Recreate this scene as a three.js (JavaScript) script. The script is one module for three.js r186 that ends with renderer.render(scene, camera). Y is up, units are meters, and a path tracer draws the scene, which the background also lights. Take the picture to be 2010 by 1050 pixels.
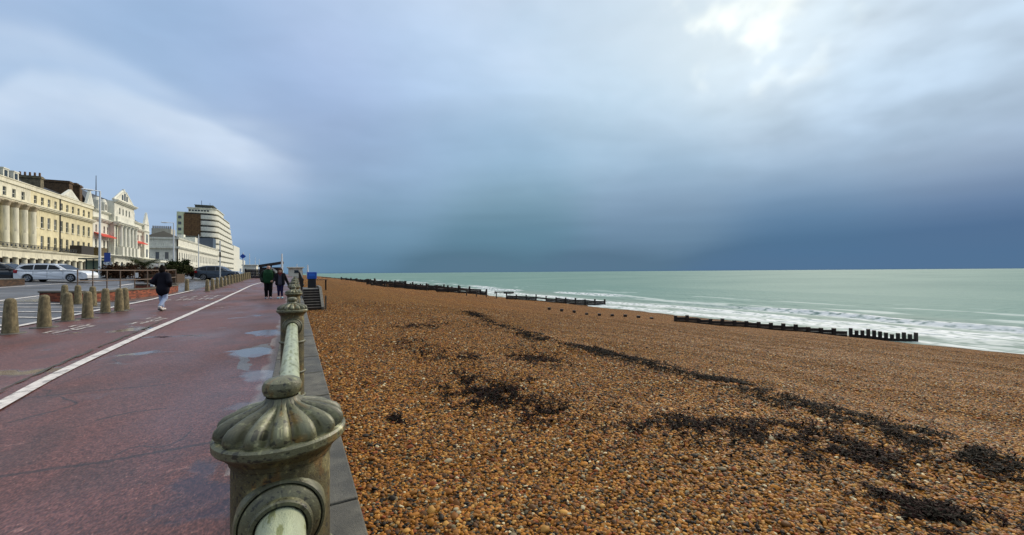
import * as THREE from 'three';
import { mergeGeometries, mergeVertices, toCreasedNormals } from 'three/addons/utils/BufferGeometryUtils.js';
import { MarchingCubes } from 'three/addons/objects/MarchingCubes.js';
import { RoundedBoxGeometry } from 'three/addons/geometries/RoundedBoxGeometry.js';

// ---------------------------------------------------------------- camera, sky, sun, exposure
// x: out to sea from the railing line, y: up, z: minus the distance along the promenade. The promenade at the camera is y = 0.
const scene = new THREE.Scene();
const F = 800, CX = 1005, CY = 525, YAW = Math.atan((1005 - 580) / 800), EYE = 1.43;
const camera = new THREE.PerspectiveCamera(2 * Math.atan(CY / F) * 180 / Math.PI, 2010 / 1050, 0.05, 90000);
camera.rotation.order = 'YXZ';
camera.rotation.set(0.0112, -YAW, -0.0072);
camera.position.set(0.028, EYE, 0);
camera.updateMatrixWorld(true);
scene.add(camera);

// a pixel of the photograph is a direction; a distance comes from the plane or surface it meets
function ray(px, py) { return new THREE.Vector3((px - CX) / F, (CY - py) / F, -1).applyQuaternion(camera.quaternion).normalize(); }
function rayFn(px, py, h) {            // first meeting with the height field h(x, d)
  const r = ray(px, py); let t0 = 0.5;
  const f = (t) => EYE + r.y * t - h(camera.position.x + r.x * t, -r.z * t);
  for (let t = 0.5; t < 700; t *= 1.015) { if (f(t) < 0) { let a = t0, b = t; for (let i = 0; i < 30; i++) { const m = (a + b) / 2; if (f(m) < 0) b = m; else a = m; } t0 = b; break; } t0 = t; }
  return { x: camera.position.x + r.x * t0, y: EYE + r.y * t0, d: -r.z * t0 };
}
function atX(px, py, x) { const r = ray(px, py), t = (x - camera.position.x) / r.x; return { x, y: EYE + r.y * t, d: -r.z * t }; }
function atD(px, py, d) { const r = ray(px, py), t = d / -r.z; return { x: camera.position.x + r.x * t, y: EYE + r.y * t, d }; }
function onLine(px, py, a, b) {        // where the upright plane of a pixel column meets the plan line a-b ([x, d])
  const r = ray(px, py), ox = camera.position.x, ex = b[0] - a[0], ed = b[1] - a[1], rx = r.x, rd = -r.z;
  const det = rx * -ed + ex * rd, t = ((a[0] - ox) * -ed + ex * a[1]) / det;
  return [ox + rx * t, rd * t];
}

// ---- small helpers
let seed = 12345;
const rnd = () => { seed = (seed + 0x6D2B79F5) | 0; let t = Math.imul(seed ^ (seed >>> 15), 1 | seed); t = (t + Math.imul(t ^ (t >>> 7), 61 | t)) ^ t; return ((t ^ (t >>> 14)) >>> 0) / 4294967296; };
const rr = (a, b) => a + (b - a) * rnd();
const gauss = () => Math.sqrt(-2 * Math.log(rnd() + 1e-9)) * Math.cos(6.2832 * rnd());
const clamp = (x, a = 0, b = 1) => Math.min(b, Math.max(a, x));
const sst = (a, b, x) => { const t = clamp((x - a) / (b - a)); return t * t * (3 - 2 * t); };
const lerp = (a, b, t) => a + (b - a) * t;
const s2l = (v) => { v /= 255; return v <= 0.04045 ? v / 12.92 : Math.pow((v + 0.055) / 1.055, 2.4); };
const l2s = (v) => 255 * (v <= 0.0031308 ? v * 12.92 : 1.055 * Math.pow(Math.max(0, v), 1 / 2.4) - 0.055);
function table(pts) { return (x) => { if (x <= pts[0][0]) return pts[0][1]; for (let i = 1; i < pts.length; i++) if (x <= pts[i][0]) { const t = (x - pts[i - 1][0]) / (pts[i][0] - pts[i - 1][0]); return lerp(pts[i - 1][1], pts[i][1], t * t * (3 - 2 * t) * 0.5 + t * 0.5); } return pts[pts.length - 1][1]; }; }
const HT = new Float32Array(65536); for (let i = 0; i < 65536; i++) HT[i] = rnd();
const hsh = (x, y) => HT[((x * 73856093) ^ (y * 19349663)) & 65535];
function vnoise(x, y, px = 0, py = 0) {
  let ix = Math.floor(x), iy = Math.floor(y); const fx = x - ix, fy = y - iy, u = fx * fx * (3 - 2 * fx), v = fy * fy * (3 - 2 * fy);
  let jx = ix + 1, jy = iy + 1;
  if (px) { ix = ((ix % px) + px) % px; jx = ((jx % px) + px) % px; } if (py) { iy = ((iy % py) + py) % py; jy = ((jy % py) + py) % py; }
  return lerp(lerp(hsh(ix, iy), hsh(jx, iy), u), lerp(hsh(ix, jy), hsh(jx, jy), u), v);
}
function fbm(x, y, o = 4, px = 0, py = 0) { let s = 0, a = 0.5, n = 0; for (let i = 0; i < o; i++) { s += a * vnoise(x, y, px, py); n += a; x = x * 2; y = y * 2; px *= 2; py *= 2; a *= 0.5; } return s / n; }

// ---- the sky: a heavy shower cloud over the sea, brighter overhead, a pale break over the town (angles in degrees round the camera's heading)
const SKYPTS = [];
{
  const add = (px, py, r, g, b) => { const v = ray(px, py); SKYPTS.push([Math.atan2(v.x, -v.z) * 180 / Math.PI, Math.asin(v.y) * 180 / Math.PI, s2l(r) * 0.985, s2l(g) * 1.01, s2l(b) * 0.965]); };
  const rows = {
    522: [[0, 150, 172, 205], [300, 142, 166, 200], [480, 116, 148, 184], [640, 92, 126, 156], [900, 84, 114, 138], [1200, 84, 112, 138], [1500, 66, 98, 132], [1800, 61, 94, 130], [2005, 60, 92, 126]],
    450: [[0, 166, 188, 220], [250, 164, 186, 220], [480, 140, 165, 200], [700, 108, 142, 170], [1000, 92, 128, 153], [1300, 104, 133, 162], [1600, 78, 112, 148], [1950, 70, 102, 140]],
    390: [[0, 176, 198, 230], [250, 170, 192, 226], [500, 152, 176, 212], [700, 132, 162, 192], [1000, 126, 158, 182], [1300, 135, 160, 190], [1600, 105, 138, 174], [1950, 92, 120, 160]],
    300: [[0, 178, 200, 232], [250, 176, 199, 232], [500, 168, 190, 222], [620, 150, 170, 206], [800, 150, 178, 212], [1000, 152, 182, 212], [1300, 165, 190, 218], [1600, 160, 181, 209], [1950, 140, 158, 188]],
    200: [[0, 184, 204, 236], [250, 180, 202, 234], [400, 168, 188, 224], [520, 153, 172, 213], [700, 160, 181, 221], [900, 170, 196, 229], [1200, 186, 209, 236], [1500, 193, 213, 238], [1750, 182, 203, 230], [1950, 186, 203, 230]],
    100: [[0, 178, 200, 235], [200, 164, 189, 226], [400, 157, 183, 223], [600, 168, 188, 229], [800, 180, 204, 240], [1000, 194, 214, 242], [1250, 204, 222, 241], [1500, 215, 228, 242], [1750, 200, 218, 242], [1990, 194, 211, 234]],
    5: [[0, 163, 188, 229], [300, 165, 191, 231], [600, 178, 199, 237], [900, 190, 211, 242], [1100, 204, 221, 244], [1300, 214, 228, 246], [1480, 226, 236, 250], [1600, 219, 233, 248], [1800, 205, 222, 245], [2005, 202, 220, 243]],
  };
  for (const k in rows) for (const [x, r, g, b] of rows[k]) add(x, +k, r, g, b);
  // out of the frame the same cloud goes on: dark and blue low down, paler overhead
  for (let az = -150; az <= 210; az += 20) {
    if (az > -36 && az < 92) continue;
    for (const [el, r, g, b] of [[1, 64, 94, 126], [7, 72, 102, 134], [14, 88, 115, 145], [22, 120, 144, 172], [32, 182, 202, 226]]) SKYPTS.push([az, el, s2l(r), s2l(g), s2l(b)]);
  }
  for (let az = -180; az < 180; az += 30) { SKYPTS.push([az, 46, 0.9, 0.97, 1.08]); SKYPTS.push([az, 62, 1.12, 1.18, 1.26]); SKYPTS.push([az, 80, 1.25, 1.3, 1.36]); }
}
const BRIGHT = (() => { const v = ray(1490, 25); return [Math.atan2(v.x, -v.z) * 180 / Math.PI, Math.asin(v.y) * 180 / Math.PI]; })();
const SUNDIR = new THREE.Vector3(Math.sin(BRIGHT[0] * Math.PI / 180) * Math.cos(0.5), Math.sin(0.5), -Math.cos(BRIGHT[0] * Math.PI / 180) * Math.cos(0.5));
const STREAK = [[-20, 205], [60, 158], [140, 160], [220, 185], [300, 218], [400, 258], [500, 296], [580, 330]].map(([x, y]) => { const v = ray(x, y); return [Math.atan2(v.x, -v.z) * 180 / Math.PI, Math.asin(v.y) * 180 / Math.PI]; });
const STREAK2 = [[-20, 60], [100, 82], [220, 128], [330, 190], [420, 240]].map(([x, y]) => { const v = ray(x, y); return [Math.atan2(v.x, -v.z) * 180 / Math.PI, Math.asin(v.y) * 180 / Math.PI]; });
function streakAt(list, az) { if (az <= list[0][0]) return list[0][1]; for (let i = 1; i < list.length; i++) if (az <= list[i][0]) return lerp(list[i - 1][1], list[i][1], (az - list[i - 1][0]) / (list[i][0] - list[i - 1][0])); return list[list.length - 1][1]; }
const SW = 1536, SH = 768, GW = 180, GH = 46;
{
  // coarse smooth grid from the control points (2 degrees), then bilinear plus cloud wisps
  const grid = new Float32Array(GW * GH * 3);
  for (let j = 0; j < GH; j++) for (let i = 0; i < GW; i++) {
    const az = i * 2 - 180, el = j * 2; let W = 0, R = 0, Gc = 0, B = 0;
    for (const p of SKYPTS) {
      let da = az - p[0]; da = ((da + 540) % 360) - 180; da *= Math.cos(Math.min(el, 75) * Math.PI / 180);
      const se = 1.3 + p[1] * 0.14, sa = 4.8 + Math.max(0, Math.abs(p[0] - 28) - 55) * 0.2 + p[1] * 0.08, q = (da / sa) ** 2 + ((el - p[1]) / se) ** 2;
      const w = Math.exp(-0.5 * Math.min(q, 60)) + 1e-5 / (1 + q);
      W += w; R += w * p[2]; Gc += w * p[3]; B += w * p[4];
    }
    const k = (j * GW + i) * 3; grid[k] = R / W; grid[k + 1] = Gc / W; grid[k + 2] = B / W;
  }
  const data = new Float32Array(SW * SH * 4);
  for (let y = 0; y < SH; y++) {
    const el = ((y + 0.5) / SH - 0.5) * 180;
    for (let x = 0; x < SW; x++) {
      const ang = ((x + 0.5) / SW - 0.5) * 2 * Math.PI, dx = Math.cos(ang), dz = Math.sin(ang);   // u = atan2(z, x)
      const azw = Math.atan2(dx, -dz) * 180 / Math.PI;
      const e = clamp(el, 0.3, 89), fi = ((azw + 180) / 2 + GW) % GW, fj = clamp(e / 2, 0, GH - 1.001);
      const i0 = Math.floor(fi) % GW, i1 = (i0 + 1) % GW, j0 = Math.floor(fj), u = fi - Math.floor(fi), v = fj - j0;
      const c = [0, 1, 2].map((k) => lerp(lerp(grid[(j0 * GW + i0) * 3 + k], grid[(j0 * GW + i1) * 3 + k], u), lerp(grid[((j0 + 1) * GW + i0) * 3 + k], grid[((j0 + 1) * GW + i1) * 3 + k], u), v));
      // cloud structure on a flat deck overhead: wisps and soft lumps, seen in perspective
      const er = e * Math.PI / 180, rad = 1 / Math.tan(Math.max(er, 0.05)), cxp = dx * rad, czp = dz * rad, rot = 0.5;
      const ax = cxp * Math.cos(rot) + czp * Math.sin(rot), az2 = -cxp * Math.sin(rot) + czp * Math.cos(rot);
      const wob = fbm(ax * 0.8 + 9, az2 * 0.8 + 3, 3);
      const EXPO = 2.0; const n1 = fbm(ax * 0.7 + wob * 1.5 + 40, az2 * 1.8 + wob * 2 + 17, 5) - 0.5, n2 = fbm(azw * 0.06 + 80 + wob, e * 0.11 + 30, 5) - 0.5, n3 = fbm(azw * 0.2 + e * 0.16 + 11, e * 0.5 - azw * 0.05 + 60, 5) - 0.5;
      const hi = sst(5, 24, e), rightWisp = sst(48, 70, azw) * sst(8, 16, e) * (1 - sst(70, 88, e));
      let m = 1 + n1 * 0.19 * hi + n2 * 0.17 * sst(2, 14, e) + n3 * (0.08 + 0.34 * rightWisp) * sst(3, 12, e) + (fbm(azw * 0.08 + 5, e * 0.9 + 2, 4) - 0.5) * 0.12 * (1 - sst(6, 16, e));
      let pale = 0; const warm = n2 * 0.10 * sst(4, 14, e);
      // pale breaks over the town
      if (azw < 4 && azw > -100 && el > 0) {
        const sE = streakAt(STREAK, azw) + (fbm(azw * 0.12, 7.7, 3) - 0.5) * 1.6, t = e - sE, fade = (1 - sst(-7, 3, azw)) * sst(-96, -60, azw);
        pale += fade * 0.8 * (t > 0 ? 1 - sst(0, 1.7, t) : 1 - sst(0, 7, -t)) * (0.55 + 0.9 * fbm(azw * 0.22 + e * 0.1 + 3, e * 0.55, 5));
        const s2 = streakAt(STREAK2, azw), t2 = e - s2;
        pale += fade * 0.42 * (0.4 + fbm(azw * 0.2 + 9, e * 0.5, 4)) * (t2 > 0 ? 1 - sst(0, 2.0, t2) : 1 - sst(0, 7, -t2));
      }
      pale = clamp(pale); for (let q = 0; q < 3; q++) c[q] = lerp(c[q], [0.62, 0.735, 0.9][q], pale);
      // thin bright hole where the sun stands behind the cloud
      const ba = (azw - BRIGHT[0]) * Math.cos(er), be = e - BRIGHT[1], bd = Math.hypot(ba, be * 1.05), torn = fbm(azw * 0.32 + 7, e * 0.38 + 2, 5);
      const hole = (0.8 * sst(0.42, 1.0, torn + 0.36 - bd * 0.05) * (1 - sst(6, 13, bd)) + 0.16 * (1 - sst(2, 16, bd))) * (el > 0 ? 1 : 0);
      const k = (y * SW + x) * 4;
      data[k] = (c[0] * m * (1 + warm) + hole * 0.4) / EXPO; data[k + 1] = (c[1] * m + hole * 0.34) / EXPO; data[k + 2] = (c[2] * m * (1 - warm * 0.4) + hole * 0.2) / EXPO; data[k + 3] = 1;
    }
  }
  const sky = new THREE.DataTexture(data, SW, SH, THREE.RGBAFormat, THREE.FloatType);
  sky.mapping = THREE.EquirectangularReflectionMapping; sky.magFilter = THREE.LinearFilter; sky.needsUpdate = true;
  scene.background = sky; scene.environment = sky;
}
const sun = new THREE.DirectionalLight(0xfff1dc, 1.5);
sun.position.copy(SUNDIR).multiplyScalar(150); sun.target.position.set(0, 0, -20); scene.add(sun, sun.target);
sun.castShadow = true; sun.shadow.radius = 60; sun.shadow.mapSize.set(2048, 2048);
Object.assign(sun.shadow.camera, { left: -120, right: 120, top: 120, bottom: -120, near: 1, far: 500 });

const renderer = new THREE.WebGLRenderer({ antialias: true });
renderer.toneMapping = THREE.LinearToneMapping; renderer.toneMappingExposure = 2.0;
renderer.shadowMap.enabled = true; renderer.setSize(1024, 535);

// ---------------------------------------------------------------- geometry and material helpers
const used = new Map();
function numbered(name) { const n = used.get(name) ?? 0; used.set(name, n + 1); return n ? `${name}_${String(n).padStart(3, '0')}` : name; }
function reg(o, label, category, group, kind) { if (label) o.userData.label = label; if (category) o.userData.category = category; if (group) o.userData.group = group; if (kind) o.userData.kind = kind; return o; }
function thing(name, label, category, pos = [0, 0, 0], turn = 0, group) { const o = new THREE.Group(); o.name = numbered(name); o.position.set(...pos); o.rotation.y = turn; scene.add(o); return reg(o, label, category, group); }
function mesh(name, geo, mat, parent) { const m = new THREE.Mesh(geo, mat); m.castShadow = m.receiveShadow = true; if (parent) { m.name = name; parent.add(m); } else { m.name = numbered(name); scene.add(m); } return m; }
function structure(name, geo, mat, label, category) { return reg(mesh(name, geo, mat), label, category, null, 'structure'); }
function copyOf(o, pos, turn = 0, label) { const c = o.clone(); c.name = numbered(o.name.replace(/_\d{3}$/, '')); c.position.set(...pos); c.rotation.y = turn; if (label) c.userData.label = label; scene.add(c); return c; }
const V = (x, y, z) => new THREE.Vector3(x, y, z);
function metreUV(g) {                   // uv in metres by the way each face points
  g = g.index ? g.toNonIndexed() : g;
  const p = g.attributes.position, uv = new Float32Array(p.count * 2), a = V(), b = V(), c = V();
  for (let i = 0; i < p.count; i += 3) {
    a.fromBufferAttribute(p, i); b.fromBufferAttribute(p, i + 1); c.fromBufferAttribute(p, i + 2);
    const n = b.clone().sub(a).cross(c.clone().sub(a)), nx = Math.abs(n.x), ny = Math.abs(n.y), nz = Math.abs(n.z);
    [a, b, c].forEach((v, k) => { const q = ny >= nx && ny >= nz ? [v.x, v.z] : nx >= nz ? [v.z, v.y] : [v.x, v.y]; uv[(i + k) * 2] = q[0]; uv[(i + k) * 2 + 1] = q[1]; });
  }
  g.setAttribute('uv', new THREE.BufferAttribute(uv, 2)); return g;
}
function clean(g) { g = g.index ? g.toNonIndexed() : g; for (const k of Object.keys(g.attributes)) if (!['position', 'normal', 'uv'].includes(k)) g.deleteAttribute(k); if (!g.attributes.uv) g.setAttribute('uv', new THREE.BufferAttribute(new Float32Array(g.attributes.position.count * 2), 2)); return g; }
function join(list, m = true) { const g = mergeGeometries(list.map(clean)); return m ? metreUV(g) : g; }
function box(w, h, d, x = 0, y = 0, z = 0, ry = 0, rx = 0, rz = 0) { const g = new THREE.BoxGeometry(w, h, d); if (rx || rz) g.applyMatrix4(new THREE.Matrix4().makeRotationFromEuler(new THREE.Euler(rx, 0, rz))); if (ry) g.rotateY(ry); g.translate(x, y, z); return g; }
function rbox(w, h, d, r, x = 0, y = 0, z = 0, ry = 0) { const g = new RoundedBoxGeometry(w, h, d, 1, r); if (ry) g.rotateY(ry); g.translate(x, y, z); return g; }
function cyl(r0, r1, h, x = 0, y = 0, z = 0, n = 16) { const g = new THREE.CylinderGeometry(r1, r0, h, n); g.translate(x, y + h / 2, z); return g; }
function bar(a, b, ra, rb = ra, n = 8) { const A = V(...a), B = V(...b), d = B.clone().sub(A), g = new THREE.CylinderGeometry(rb, ra, d.length(), n); g.applyQuaternion(new THREE.Quaternion().setFromUnitVectors(V(0, 1, 0), d.clone().normalize())); const m = A.add(B).multiplyScalar(0.5); g.translate(m.x, m.y, m.z); return g; }
function lathe(pts, n = 32) { return new THREE.LatheGeometry(pts.map(([r, y]) => new THREE.Vector2(r, y)), n); }
function prism(pts, depth, bevel = 0) { const s = new THREE.Shape(pts.map(([x, y]) => new THREE.Vector2(x, y))); return new THREE.ExtrudeGeometry(s, { depth, bevelEnabled: bevel > 0, bevelSize: bevel, bevelThickness: bevel, bevelSegments: 2, curveSegments: 8 }); }
function quadStrip(rows) {              // grid of points [x, y, z] -> indexed geometry with uv in metres (x, d)
  const h = rows.length, w = rows[0].length, p = new Float32Array(w * h * 3), uv = new Float32Array(w * h * 2), idx = [];
  for (let j = 0; j < h; j++) for (let i = 0; i < w; i++) { const k = j * w + i, q = rows[j][i]; p.set(q, k * 3); uv[k * 2] = q[0]; uv[k * 2 + 1] = -q[2]; }
  for (let j = 0; j < h - 1; j++) for (let i = 0; i < w - 1; i++) { const a = j * w + i, b = a + 1, c = a + w, d = c + 1; idx.push(a, b, d, a, d, c); }
  const g = new THREE.BufferGeometry(); g.setAttribute('position', new THREE.BufferAttribute(p, 3)); g.setAttribute('uv', new THREE.BufferAttribute(uv, 2)); g.setIndex(idx); g.computeVertexNormals(); return g;
}
function field(xs, ds, h) { return quadStrip(ds.map((d) => xs.map((x) => [x, h(x, d), -d]))); }   // rows go away from the camera, so faces look up
function span(a, b, step) { const n = Math.max(1, Math.round((b - a) / step)), o = []; for (let i = 0; i <= n; i++) o.push(a + (b - a) * i / n); return o; }
function grow(a, b, first, k) { const o = []; let s = first, x = a; const dir = Math.sign(b - a); while ((b - x) * dir > 0) { x += s * dir; s *= k; o.push((b - x) * dir > 0 ? x : b); } return o; }

function tex(w, h, fn, srgb = true, size = [1, 1]) {          // fn(x, y) -> [r, g, b] 0..255; size: metres per tile
  const d = new Uint8Array(w * h * 4);
  for (let y = 0; y < h; y++) for (let x = 0; x < w; x++) { const c = fn(x, y), k = (y * w + x) * 4; d[k] = clamp(c[0], 0, 255); d[k + 1] = clamp(c[1], 0, 255); d[k + 2] = clamp(c[2], 0, 255); d[k + 3] = 255; }
  const t = new THREE.DataTexture(d, w, h, THREE.RGBAFormat); t.wrapS = t.wrapT = THREE.RepeatWrapping; t.magFilter = THREE.LinearFilter; t.minFilter = THREE.LinearMipmapLinearFilter; t.generateMipmaps = true;
  if (srgb) t.colorSpace = THREE.SRGBColorSpace; t.repeat.set(1 / size[0], 1 / size[1]); t.needsUpdate = true; return t;
}
function rep(t, sx, sy) { const c = t.clone(); c.repeat.set(1 / sx, 1 / sy); c.needsUpdate = true; return c; }
const grey = (v) => [v, v, v];
function std(color, roughness = 0.8, extra = {}) { const m = new THREE.MeshStandardMaterial({ roughness, metalness: 0, ...extra }); if (Array.isArray(color)) m.color.setRGB(...color); else m.color.set(color); return m; }
function phys(color, roughness = 0.8, extra = {}) { const m = new THREE.MeshPhysicalMaterial({ roughness, ...extra }); if (Array.isArray(color)) m.color.setRGB(...color); else m.color.set(color); return m; }

// shared fine textures
const T_GRAIN = tex(512, 512, (x, y) => grey(150 + 105 * (0.55 * hsh(x + 7, y + 3) + 0.45 * vnoise(x / 4, y / 4, 128, 128)) - 20), false);
const T_PATCH = tex(512, 512, (x, y) => { const n = fbm(x / 64, y / 64, 6, 8, 8); return grey(205 + (n - 0.5) * 190); });
const T_STONE = tex(512, 512, (x, y) => { const n = fbm(x / 64, y / 64, 6, 8, 8), s = hsh(x, y), q = hsh(x * 3 + 1, y * 5 + 2); const v = 190 + (n - 0.5) * 130 + (s - 0.5) * 60 - (q > 0.965 ? 70 : 0); return [v, v * 0.985, v * 0.95]; });
const T_BUMP = tex(512, 512, (x, y) => grey(255 * (0.6 * fbm(x / 16, y / 16, 4, 32, 32) + 0.4 * hsh(x, y))), false);

// ---------------------------------------------------------------- the lie of the land
const rise = table([[-60, -0.1], [0, 0], [14, 0.05], [25, 0.11], [33, 0.2], [49, 0.55], [62, 0.82], [78, 0.9], [140, 0.92], [2000, 0.92]]);
const cross = (x) => 0.45 * sst(-6.5, -20, x) * 1;
function crossf(x) { return x > -6.5 ? 0 : 0.45 * clamp((-6.5 - x) / 13); }
const ground = (x, d) => rise(d) + crossf(x);
const SEA = -3.57;
const beachProfile = table([[0.3, -0.32], [3, -0.40], [6.2, -0.47], [7.2, -0.56], [9, -0.74], [12, -1.0], [16, -1.42], [20, -1.85], [28, -2.68], [38.5, -3.62], [48, -4.4], [80, -6.5]]);
function beach(x, d) {
  const far = sst(8, 60, d), w = sst(0.6, 4, x);
  return beachProfile(x - 1.2 * Math.sin(d * 0.045 + 0.6) * far * sst(2, 20, x)) + w * ((fbm(x * 0.22 + 3, d * 0.16 + 9, 3) - 0.5) * 0.26 + (fbm(x * 0.9 + 31, d * 0.7 + 5, 3) - 0.5) * 0.09) + 0.1 * far * sst(30, 12, x) + 0.02 * Math.sin(x * 2.1 + d * 0.2);
}
const DS = [...span(-14, 40, 0.5), ...grow(40, 420, 1, 1.06)];

// ---------------------------------------------------------------- red tarmac promenade (wet)
const puddles = [[510, 690, 0.38, 0.36], [520, 655, 0.36, 0.55], [470, 690, 0.28, 0.18], [530, 735, 0.3, 0.3], [420, 960, 0.32, 0.42], [390, 1010, 0.3, 0.25], [440, 920, 0.2, 0.2], [470, 800, 0.12, 0.12], [300, 690, 0.4, 0.12], [560, 640, 0.3, 0.6], [110, 725, 0.8, 0.2], [330, 660, 0.6, 0.2], [500, 620, 0.8, 0.5], [240, 648, 0.9, 0.3]].map(([px, py, rx, rd]) => { const p = rayFn(px, py, ground); return [p.x, p.d, rx, rd]; });
const PW = 1024, PH = 2048, PX0 = -6.5, PX1 = -0.1, PD0 = -2, PD1 = 26;
function wetAt(x, d) {
  x += (fbm(x * 2.2, d * 2.2 + 40, 3) - 0.5) * 0.5; d += (fbm(x * 1.6 + 70, d * 1.6, 3) - 0.5) * 0.7; let w = 0; for (const [a, b, rx, rd] of puddles) { const q = Math.hypot((x - a) / rx, (d - b) / rd); if (q < 1.6) w = Math.max(w, 1.25 - q * 0.8); }
  return sst(0.52, 0.68, fbm(x * 1.7 + 5, d * 1.4 + 8, 5) * 0.75 + w * 0.34);
}
const seams = [rayFn(250, 760, ground).d, rayFn(200, 905, ground).d, rayFn(150, 690, ground).d + 5.5, rayFn(420, 610, ground).d];
function tarmac(x, d, i, j) {           // colour of red tarmac with grey repairs, seams and grit
  const n = fbm(x * 0.9, d * 0.5 + 3, 4) - 0.5, f = hsh(i, j) - 0.5, f2 = vnoise(x * 60, d * 60) - 0.5;
  let r = 86 + n * 30 + f * 56 + f2 * 42, g = 49 + n * 18 + f * 44 + f2 * 34, b = 42 + n * 16 + f * 42 + f2 * 32;
  const st = fbm(x * 1.6 + 31, d * 1.3 + 12, 5), sm = sst(0.56, 0.7, st) * 0.14; r *= 1 - sm; g *= 1 - sm * 0.85; b *= 1 - sm * 0.8;
  const cr = Math.abs(fbm(x * 0.55 + 3, d * 0.4 + 70, 4) - 0.5); if (cr < 0.0035 && fbm(x * 2, d * 2 + 5, 2) > 0.5) { r *= 0.5; g *= 0.52; b *= 0.55; }
  if (vnoise(x * 9 + 7, d * 9 + 2) > 0.965) { r += 24; g += 26; b += 26; }
  for (const s of seams) { const q = Math.abs(d - s - (fbm(x * 0.8, s, 3) - 0.5) * 0.35); if (q < 0.025 && fbm(x * 3 + s, 2, 2) > 0.36) { r *= 0.62; g *= 0.62; b *= 0.64; } }
  if (hsh(i * 3 + 5, j * 7 + 1) > 0.9965) { r += 70; g += 66; b += 60; }
  return [r, g, b];
}
const greyPatch = [[455, 690], [530, 672], [532, 692], [490, 697], [492, 725], [466, 722], [470, 700]].map(([px, py]) => { const p = rayFn(px, py, ground); return [p.x, p.d]; });
function inPoly(x, y, P) { let c = false; for (let i = 0, j = P.length - 1; i < P.length; j = i++) if ((P[i][1] > y) !== (P[j][1] > y) && x < (P[j][0] - P[i][0]) * (y - P[i][1]) / (P[j][1] - P[i][1]) + P[i][0]) c = !c; return c; }
const T_PROM = tex(PW, PH, (i, j) => {
  const x = lerp(PX0, PX1, (i + 0.5) / PW), d = lerp(PD0, PD1, (j + 0.5) / PH); let c = tarmac(x, d, i, j);
  if (inPoly(x + (fbm(x * 6, d * 6, 2) - 0.5) * 0.12, d + (fbm(x * 5 + 9, d * 4, 2) - 0.5) * 0.3, greyPatch)) { const v = 88 + (hsh(i, j) - 0.5) * 40; c = [v, v, v * 1.03]; }
  const wt = 1 - 0.25 * wetAt(x, d); c = c.map((q) => q * wt);
  if (x > -0.42 && d > 3.5) { const k = sst(-0.46, -0.36, x + (fbm(3, d * 2, 3) - 0.5) * 0.25) * 0.75, v = 128 + (hsh(i, j) - 0.5) * 40; c = c.map((q, z) => lerp(q, [v, v * 0.96, v * 0.93][z], k)); }
  return c;
});
const T_PROMR = tex(PW, PH, (i, j) => { const x = lerp(PX0, PX1, (i + 0.5) / PW), d = lerp(PD0, PD1, (j + 0.5) / PH), w = wetAt(x, d), base = 0.56 + (fbm(x * 0.6 + 20, d * 0.35 + 4, 4) - 0.5) * 0.7; return grey(255 * lerp(clamp(base, 0.34, 0.85), 0.12, w)); }, false);
const T_PROMB = tex(PW, PH, (i, j) => { const x = lerp(PX0, PX1, (i + 0.5) / PW), d = lerp(PD0, PD1, (j + 0.5) / PH), w = wetAt(x, d); return grey(lerp(hsh(i, j) * 170 + vnoise(x * 45, d * 45) * 85, 60, w)); }, false);
for (const t of [T_PROM, T_PROMR, T_PROMB]) { t.repeat.set(1, 1); t.wrapS = t.wrapT = THREE.MirroredRepeatWrapping; }
const M_PROM = std(0xffffff, 1, { map: T_PROM, roughnessMap: T_PROMR, bumpMap: T_PROMB, bumpScale: 0.006 });
{
  const g = field([...span(PX0, PX1, 0.4)], DS, (x, d) => ground(x, d) + (fbm(x * 0.8, d * 0.5, 2) - 0.5) * 0.02);
  const uv = g.attributes.uv; for (let i = 0; i < uv.count; i++) uv.setXY(i, (uv.getX(i) - PX0) / (PX1 - PX0), (uv.getY(i) - PD0) / (PD1 - PD0));
  structure('promenade', g, M_PROM, 'wet red tarmac promenade between the bollards and the sea railing', 'promenade');
}
// road and pavements
const T_ROAD = tex(1024, 1024, (x, y) => { const v = 74 + (fbm(x / 128, y / 128, 5, 8, 8) - 0.5) * 40 + (hsh(x, y) - 0.5) * 40; return [v, v * 1.0, v * 1.03]; }, true, [8, 8]);
const T_ROADR = tex(512, 512, (x, y) => grey(140 + (fbm(x / 64, y / 64, 5, 8, 8) - 0.5) * 170), false, [14, 14]);
const M_ROAD = std([1, 1, 1], 1, { map: T_ROAD, roughnessMap: T_ROADR, bumpMap: rep(T_BUMP, 1.2, 1.2), bumpScale: 0.004 });
structure('road', field([...span(-36, -10, 2), ...span(-9, PX0, 0.5)], DS, ground), M_ROAD, 'wet dark asphalt road between promenade and terraces', 'road');
const M_PAVE = std([0.27, 0.26, 0.25], 0.55, { map: rep(T_STONE, 3, 3), bumpMap: rep(T_BUMP, 1, 1), bumpScale: 0.003 });
structure('pavement', (() => { const g = field(span(-43.2, -36, 1.8), DS, (x, d) => ground(x, d) + 0.12); return join([g, ...DS.slice(1).map((d, i) => { const m = (d + DS[i]) / 2; return box(0.2, 0.2, d - DS[i], -36 - 0.099, ground(-36, m) + 0.023, -m); })]); })(), M_PAVE, 'raised grey pavement in front of the terraces', 'pavement');
structure('town_ground', field([-600, -200, -43.2], [-60, 0, 60, 200, 700], (x, d) => rise(d) + 0.45), std([0.16, 0.15, 0.13], 0.9), 'ground behind the seafront terraces', 'ground');
// flags beside the planter
structure('paving', field(span(-11.5, -6.75, 0.6), span(26, 62, 0.8), (x, d) => ground(x, d) + 0.012), std([0.21, 0.2, 0.2], 0.5, { map: rep(T_STONE, 2.4, 2.4), roughnessMap: rep(T_ROADR, 5, 5) }), 'grey paving beside the road next to the brick planter', 'pavement');

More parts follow.
